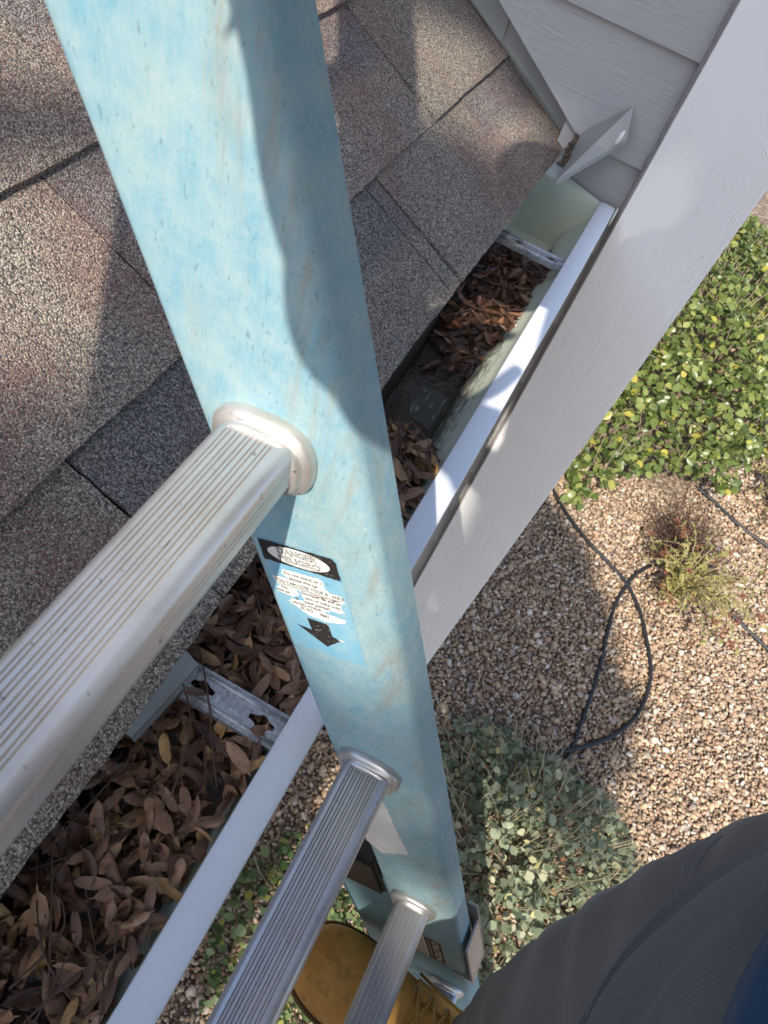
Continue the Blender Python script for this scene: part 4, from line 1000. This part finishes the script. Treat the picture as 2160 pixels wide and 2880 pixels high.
# ================================================================== HOSES
def catmull(P, n=14):
    P = [Vector(p) for p in P]; S = []
    for i in range(len(P) - 1):
        a = P[max(i - 1, 0)]; p, q = P[i], P[i + 1]; d = P[min(i + 2, len(P) - 1)]
        for s in range(n):
            t = s / n; S.append(0.5 * (2 * p + (q - a) * t + (2 * a - 5 * p + 4 * q - d) * t * t + (3 * p - a - 3 * q + d) * t ** 3))
    return S + [P[-1]]
def hose(px, label, lift=0.016):
    bb = MB(); P = [ground_at(x, y, lift) for x, y in px]
    P = [p + Vector((0, 0, 0.006 * mnoise.noise(Vector((p.x * 5, p.y * 5, 2))))) for p in P]
    bb.tube(catmull(P), 0.0102, 10); o = bb.build('irrigation_hose', MAT['hose'], smooth_=True); tag(o, label, 'hose', 'black drip hoses on the gravel')
hose([(1535, 1330), (1575, 1415), (1640, 1508), (1710, 1582), (1757, 1635), (1796, 1712), (1820, 1810), (1830, 1890), (1815, 1965), (1770, 2035), (1690, 2085), (1575, 2115), (1480, 2118)], 'black drip hose curving out of the hedge in a wide loop')
hose([(1830, 1590), (1780, 1622), (1735, 1690), (1712, 1765), (1690, 1860), (1660, 1960), (1625, 2060), (1590, 2150), (1560, 2215)], 'black drip hose running straight from the weed to the grey shrub', 0.012)
hose([(1960, 1370), (2014, 1415), (2080, 1478), (2170, 1545), (2300, 1640)], 'short black hose crossing the gravel at the right, beside the hedge')
hose([(1990, 1660), (2050, 1720), (2110, 1778), (2175, 1840), (2290, 1950)], 'black hose coming out from under the dry weed, lower right')

# ================================================================== PLANTS
def leaf_flat(L, W, fold, bend, pts=4, roundness=1.0):
    vs = []; fs = []
    for i in range(pts + 1):
        t = i / pts; wd = W * 0.5 * (math.sin(math.pi * min(1, max(0, t ** roundness))) ** 0.8 if 0 < t < 1 else 0.0)
        x = t * L; z = -bend * L * t * t
        vs += [(x, -wd, z + fold * wd), (x, 0, z), (x, wd, z + fold * wd)]
    for i in range(pts):
        for j in (0, 1): fs.append((i * 3 + j, (i + 1) * 3 + j, (i + 1) * 3 + j + 1, i * 3 + j + 1))
    return np.array(vs), fs
def orient(d, up_hint, roll):
    d = d.normalized(); s = up_hint.cross(d)
    if s.length < 1e-4: s = d.orthogonal()
    s.normalize(); n = d.cross(s); M = Matrix((d, s, n)).transposed()
    return M @ Matrix.Rotation(roll, 3, 'X')
def shrub(name, label, cat, root, leafpts, variants, mat, stems, stem_mat, n_single, group=None, stem_name='stem'):
    """leafpts: (position, direction, normal hint, scale); the foremost leaves are single parts, the rest one mass"""
    t = empty(name, root, label, cat, group); off = Vector((0, 0, HC)) - world_loc(t)
    datas = []
    for v, f in variants:
        me = mesh_of(v, f, True, 'leaf'); me.materials.append(MAT[mat]); datas.append(me)
    order = sorted(range(len(leafpts)), key=lambda i: -leafpts[i][0].z + rng.uniform(-.12, .12) + 0.05 * leafpts[i][0].length)
    single = set(order[:n_single]); av = []; af = []; ar = []
    for i, (p, d, nh, s) in enumerate(leafpts):
        R_ = orient(d, nh, rng.uniform(-.5, .5)); k = rng.randrange(len(variants))
        if i in single:
            o = bpy.data.objects.new('leaf', datas[k]); COL.objects.link(o); o.parent = t
            o.matrix_local = Matrix.Translation(p + off) @ R_.to_4x4() @ Matrix.Diagonal((s, s, s, 1))
        else:
            v, f = variants[k]; n = len(av); A = (np.array(R_) @ (v * s).T).T + np.array(p + off)
            av += A.tolist(); af += [[a + n for a in q] for q in f]; ar += [rng.random()] * len(v)
    if av:
        me = mesh_of(av, af, True, 'foliage'); me.attributes.new('rnd', 'FLOAT', 'POINT').data.foreach_set('value', ar)
        fo_ = obj('foliage', me, MAT[mat], t); fo_['kind'] = 'stuff'
    bb = MB()
    for P, r0 in stems: bb.tube(P, [r0 * (1 - 0.6 * i / len(P)) for i in range(len(P))], 5)
    if stems: so_ = bb.build(stem_name, MAT[stem_mat], t, smooth_=True); so_['kind'] = 'stuff'
    return t
def mound_leaves(n, cx, cy, rx, ry, h, dens, scale, seed, droop=0.2, inside=None, bumps=3.0):
    r_ = random.Random(seed); out_ = []; st_ = []
    while len(out_) < n:
        a = r_.uniform(0, 6.283); q = math.sqrt(r_.random()); x = cx + rx * q * math.cos(a); y = cy + ry * q * math.sin(a)
        if inside and not inside(x, y): continue
        hh = h * (1 - q ** 2.6) * (0.72 + 0.5 * mnoise.noise(Vector((x * bumps, y * bumps, seed)))) + 0.05
        z = G + max(0.02, hh * (1 - abs(r_.gauss(0, dens))))
        out = Vector((x - cx, y - cy, 0)); out = out.normalized() * 0.7 if out.length > 1e-3 else Vector((0, 0, 0))
        d = Vector((r_.gauss(0, 1), r_.gauss(0, 1), r_.gauss(0.1, 0.6))) + out * 0.5
        nh = Vector((r_.gauss(0, .8), r_.gauss(0, .8), 1.0)) + out * 0.35
        out_.append((Vector((x, y, z)), d, nh.normalized(), scale * r_.uniform(0.65, 1.25)))
    return out_
def bush_stems(n, cx, cy, rx, ry, h, seed, r0=0.0035, spread=1.0, inside=None):
    r_ = random.Random(seed); S = []
    while len(S) < n:
        a = r_.uniform(0, 6.283); q = math.sqrt(r_.random()) * spread; x = cx + rx * q * math.cos(a); y = cy + ry * q * math.sin(a)
        if inside and not inside(x, y): continue
        b0 = Vector((cx + rx * q * math.cos(a) * 0.55, cy + ry * q * math.sin(a) * 0.55, G)); e = Vector((x, y, G + h * (1.02 - 0.6 * q * q) * r_.uniform(.7, 1.12)))
        mid = b0.lerp(e, 0.55) + Vector((r_.uniform(-.06, .06), r_.uniform(-.06, .06), r_.uniform(0, .05)))
        S.append((catmull([b0, mid, e], 5), r0))
    return S
round_leaf = [leaf_flat(0.052 * k, 0.038 * k, f, bd, 4, 0.85) for k, f, bd in ((1, .25, .15), (.9, .1, .3), (1.1, .35, .1))]
small_leaf = [leaf_flat(0.029 * k, 0.020 * k, f, bd, 3, 0.9) for k, f, bd in ((1, .2, .1), (.75, .35, .25), (1.25, .1, .2))]
hed_in = lambda x, y: not (x < 0.20 and y > 1.0) and y > 2.78 + 0.62 * max(0, x - 0.3) + 0.10 * math.sin(x * 9) and x < 1.34 + 0.08 * math.sin(y * 5) + 0.16 * (y - 3)
hl = mound_leaves(8000, 0.95, 4.75, 1.15, 2.05, 0.50, 0.22, 1.0, 21, inside=hed_in)
shrub('hedge', 'dense green hedge with round glossy leaves and a few yellow ones', 'hedge', (0.8, 4.2, G), hl, round_leaf, 'hedge', bush_stems(260, 0.95, 4.75, 1.12, 2.0, 0.50, 22, 0.004, inside=hed_in), 'dry', 280)
sl = mound_leaves(3300, 0.90, 0.97, 0.50, 0.46, 0.46, 0.34, 1.0, 31, bumps=6.5)
sl += mound_leaves(600, 0.62, 1.22, 0.26, 0.22, 0.26, 0.30, 0.9, 32, bumps=6.0)
shrub('sage_shrub', 'grey-green sage-like shrub with small pale leaves beside the ladder', 'shrub', (0.88, 1.0, G), sl, small_leaf + [leaf_flat(0.040, 0.033, .15, .1, 4, .85)], 'sage', bush_stems(230, 0.86, 1.0, 0.54, 0.48, 0.52, 33, 0.0024), 'dry', 260)
ll = mound_leaves(1700, 0.36, 0.36, 0.40, 0.46, 0.36, 0.35, 1.0, 41, bumps=6.0)
shrub('lime_shrub', 'small lime-green leafy shrub under the rungs, left of the boot', 'shrub', (0.36, 0.36, G), ll, small_leaf + [leaf_flat(0.034, 0.030, .1, .1, 4, .85)], 'lime', bush_stems(60, 0.36, 0.36, 0.42, 0.46, 0.38, 42, 0.0024), 'dry', 220)
def weed(name, label, c, n, h, spread, lean, seed, heads, leaf_mat, cat='weed', bend=0.5):
    r_ = random.Random(seed); c = Vector((c[0], c[1], G)); stems = []; lp = []; hd_ = []
    for k in range(n):
        a = r_.uniform(0, 6.283); L = h * r_.uniform(0.55, 1.15); d = Vector((math.cos(a), math.sin(a), 0)) * spread * r_.uniform(.3, 1.1) + Vector(lean)
        P = [c + Vector((r_.uniform(-.04, .04), r_.uniform(-.04, .04), 0)), c + d * L * 0.45 + Vector((0, 0, L * 0.62)), c + d * L * 1.05 + Vector((0, 0, L * (0.9 - bend * r_.random())))]
        S = catmull(P, 6); stems.append((S, 0.0026))
        for q in range(3, len(S)):
            for _ in range(2): lp.append((S[q], Vector((r_.gauss(0, 1), r_.gauss(0, 1), r_.gauss(.2, .5))), Vector((r_.gauss(0, .5), r_.gauss(0, .5), 1)), r_.uniform(.6, 1.2)))
        hd_.append(S[-1])
    t = shrub(name, label, cat, c, lp, [leaf_flat(0.035, 0.009, .2, .3, 3), leaf_flat(0.028, 0.011, .1, .4, 3)], leaf_mat, stems, 'dry', min(110, len(lp) // 2))
    for p in hd_[:heads]:
        bb = MB(); q0 = p + Vector((r_.uniform(-.05, .05), r_.uniform(-.05, .05), 0.0))
        for j in range(9):
            o_ = Vector((r_.gauss(0, .009), r_.gauss(0, .009), r_.gauss(0, .006))); bb.tube([q0 + o_, q0 + o_ * 1.3 + Vector((0, 0, .008))], [0.006, 0.0015], 5)
        bb.build('seed_head', MAT['seed'], t)
    return t
weed('weed', 'dried yellowish weed with brown seed heads standing alone on the gravel', (1.16, 2.60), 80, 0.46, 0.72, (0.20, -0.10, 0), 51, 46, 'yellow')
weed('weed', 'yellow-green feathery weed at the right edge, beside the hedge', (1.66, 3.62), 90, 0.42, 0.80, (0, -0.1, 0), 52, 0, 'yellow')
weed('dry_grass', 'straw-coloured dry grass clump beyond the hedge, upper right', (1.55, 6.4), 50, 0.6, 0.6, (0, 0, 0), 53, 0, 'yellow', 'grass')
r = random.Random(66); tw = []
for k in range(420):
    a = r.uniform(0, 6.283); q = math.sqrt(r.random()); c = Vector((1.17 + 0.06 * math.cos(a), 2.86 + 0.06 * math.sin(a), G)); e = Vector((1.17 + 0.27 * q * math.cos(a), 2.96 + 0.30 * q * math.sin(a), G + r.uniform(0.03, 0.17)))
    tw.append((catmull([c, c.lerp(e, .5) + Vector((r.uniform(-.05, .05), r.uniform(-.05, .05), .05)), e], 4), 0.0016))
shrub('dead_weed', 'dark brown dead twiggy weed between the hedge and the yellowish weed', 'weed', (1.17, 2.86, G), [(S[-1], Vector((r.gauss(0, 1), r.gauss(0, 1), .2)), Vector((0, 0, 1)), .7) for S, _ in tw], [leaf_flat(0.022, 0.007, .2, .3, 3)], 'dead', tw, 'twig', 40)
# litter on the gravel
r = random.Random(77)
for k in range(70):
    x, y = r.uniform(0.25, 1.7), r.uniform(0.9, 3.0)
    a = r.uniform(0, 3.14); L = r.uniform(0.05, 0.19); d = Vector((math.cos(a), math.sin(a), 0)); c = Vector((x, y, G + 0.013))
    bb = MB(); bb.tube(catmull([c - d * L / 2, c + Vector((-d.y, d.x, 0)) * r.uniform(-.03, .03) + Vector((0, 0, .006)), c + d * L / 2], 4), 0.0011, 4)
    tag(bb.build('straw_stalk', MAT['dry'], smooth_=True), 'thin dry straw stalk lying on the gravel', 'straw', 'straw stalks scattered on the gravel')
for k in range(60):
    if k < 38: p = Vector((r.uniform(-0.12, 0.16), r.uniform(-0.1, 0.75), G + r.uniform(0.012, 0.03))); lb, gp = 'brown leaf on the pebbles between the gutter and the rungs', 'dead leaves on the ground under the gutter'
    else: p = Vector((r.uniform(0.3, 1.6), r.uniform(0.7, 2.8), G + 0.016)); lb, gp = 'brown leaf lying on the open gravel', 'dead leaves scattered on the open gravel'
    fallen(p, 'dead', r, 0.3, r.uniform(0.8, 1.3), lb, gp)

# ================================================================== TREE that the leaves fell from (behind the photographer, unseen; leaf clumps placed to shade house and gravel)
tc = Vector((-0.45, -5.0, 1.52 + 5.5)); perp = Vector((0, 1.10, 1.0)).normalized()
tree = empty('tree', (-0.09, -5.0, G), 'tall unseen leafy tree behind the photographer, its leaves placed to shade the siding', 'tree')
r = random.Random(91); av = []; af = []; ar = []
v0, f0 = leaf_flat(0.11, 0.05, .2, .2, 3); off = Vector((0, 0, HC)) - world_loc(tree)
clumps = [(tc + Vector((r.uniform(-.62, .62), 0, 0)) + perp * r.uniform(-.48, .95) + SUN * r.uniform(-0.9, 0.9), r.uniform(.16, .28)) for _ in range(130)]
clumps += [(Vector((r.uniform(.10, .26), -5.0, r.uniform(-.25, .85) + 5.5)) + SUN * r.uniform(-.6, .6), .045) for _ in range(34)]
clumps += [(Vector((r.uniform(-.225, -.155), -5.0, r.uniform(-.42, -.15) + 5.5)) + SUN * r.uniform(-.6, .6), .046) for _ in range(16)]
clumps += [(Vector((r.uniform(.055, .11), -5.0, r.uniform(-.25, .06) + 5.5)) + SUN * r.uniform(-.6, .6), .047) for _ in range(10)]
clumps += [(Vector((r.uniform(.09, .22), -5.0, r.uniform(-.50, -.22) + 5.5)) + SUN * r.uniform(-.6, .6), .045) for _ in range(12)]
clumps += [(Vector((r.uniform(-.215, -.150), -5.0, r.uniform(.27, .46) + 5.5)) + SUN * r.uniform(-.6, .6), .046) for _ in range(16)]
for _ in range(60):
    h_ = r.uniform(-1.28, -.15); xm = 1.02 if h_ < -0.95 else 1.02 - 0.62 * (h_ + 0.95)
    clumps.append((Vector((r.uniform(.50, max(.55, xm)), -5.0, h_ + 5.5)) + SUN * r.uniform(-.6, .6), .13))
for c, s in clumps:
    for k in range(95 if s > .05 else 170):
        p = c + Vector((r.gauss(0, s * .55), r.gauss(0, s * .55), r.gauss(0, s * .55)))
        if (s > .15 and p.x > 0.20) or (s == .045 and p.x < 0.075) or (s == .047 and p.x < 0.035) or (s > .15 and p.x < -0.08 and p.z + 1.1 * p.y < 0.84): continue
        R_ = orient(Vector((r.gauss(0, 1), r.gauss(0, 1), r.gauss(0, .6))), Vector((r.gauss(0, .6), r.gauss(0, .6), 1)).normalized(), 0); n = len(av)
        av += ((np.array(R_) @ (v0 * (r.uniform(.8, 1.3) if s > .05 else r.uniform(.35, .5))).T).T + np.array(p + off)).tolist(); af += [[a + n for a in q] for q in f0]; ar += [r.random()] * len(v0)
me = mesh_of(av, af, True, 'crown'); me.attributes.new('rnd', 'FLOAT', 'POINT').data.foreach_set('value', ar)
cr_ = obj('crown', me, MAT['hedge'], tree); cr_['kind'] = 'stuff'
b = MB(); tb = Vector((-0.09, -5.0, G)); fork = Vector((-0.10, -5.0, 5.13))
b.tube(catmull([tb, tb.lerp(fork, .5) + Vector((.02, 0, 0)), fork], 6), [0.20 - 0.003 * k for k in range(13)], 12)
for c, s in clumps[:26] + clumps[218::6]: b.tube(catmull([fork, (Vector((-0.75, -5.0, 5.7)) if c.x < 0 else Vector((0.30, -5.15, 4.9))) + (c - tc) * .12, c], 4), [0.055 - 0.005 * k for k in range(9)], 6)
b.build('trunk', MAT['bark'], tree, smooth_=True)
bb = MB()
bb.tube(catmull([Vector((-0.74, -5.0, 5.72)), Vector((-0.52, -5.0, 5.53)), Vector((-0.425, -5.0, 5.57)), Vector((-0.375, -5.0, 5.69))], 6), [0.05 - 0.0012 * k for k in range(19)], 8)
bb.build('limb', MAT['bark'], tree, smooth_=True)
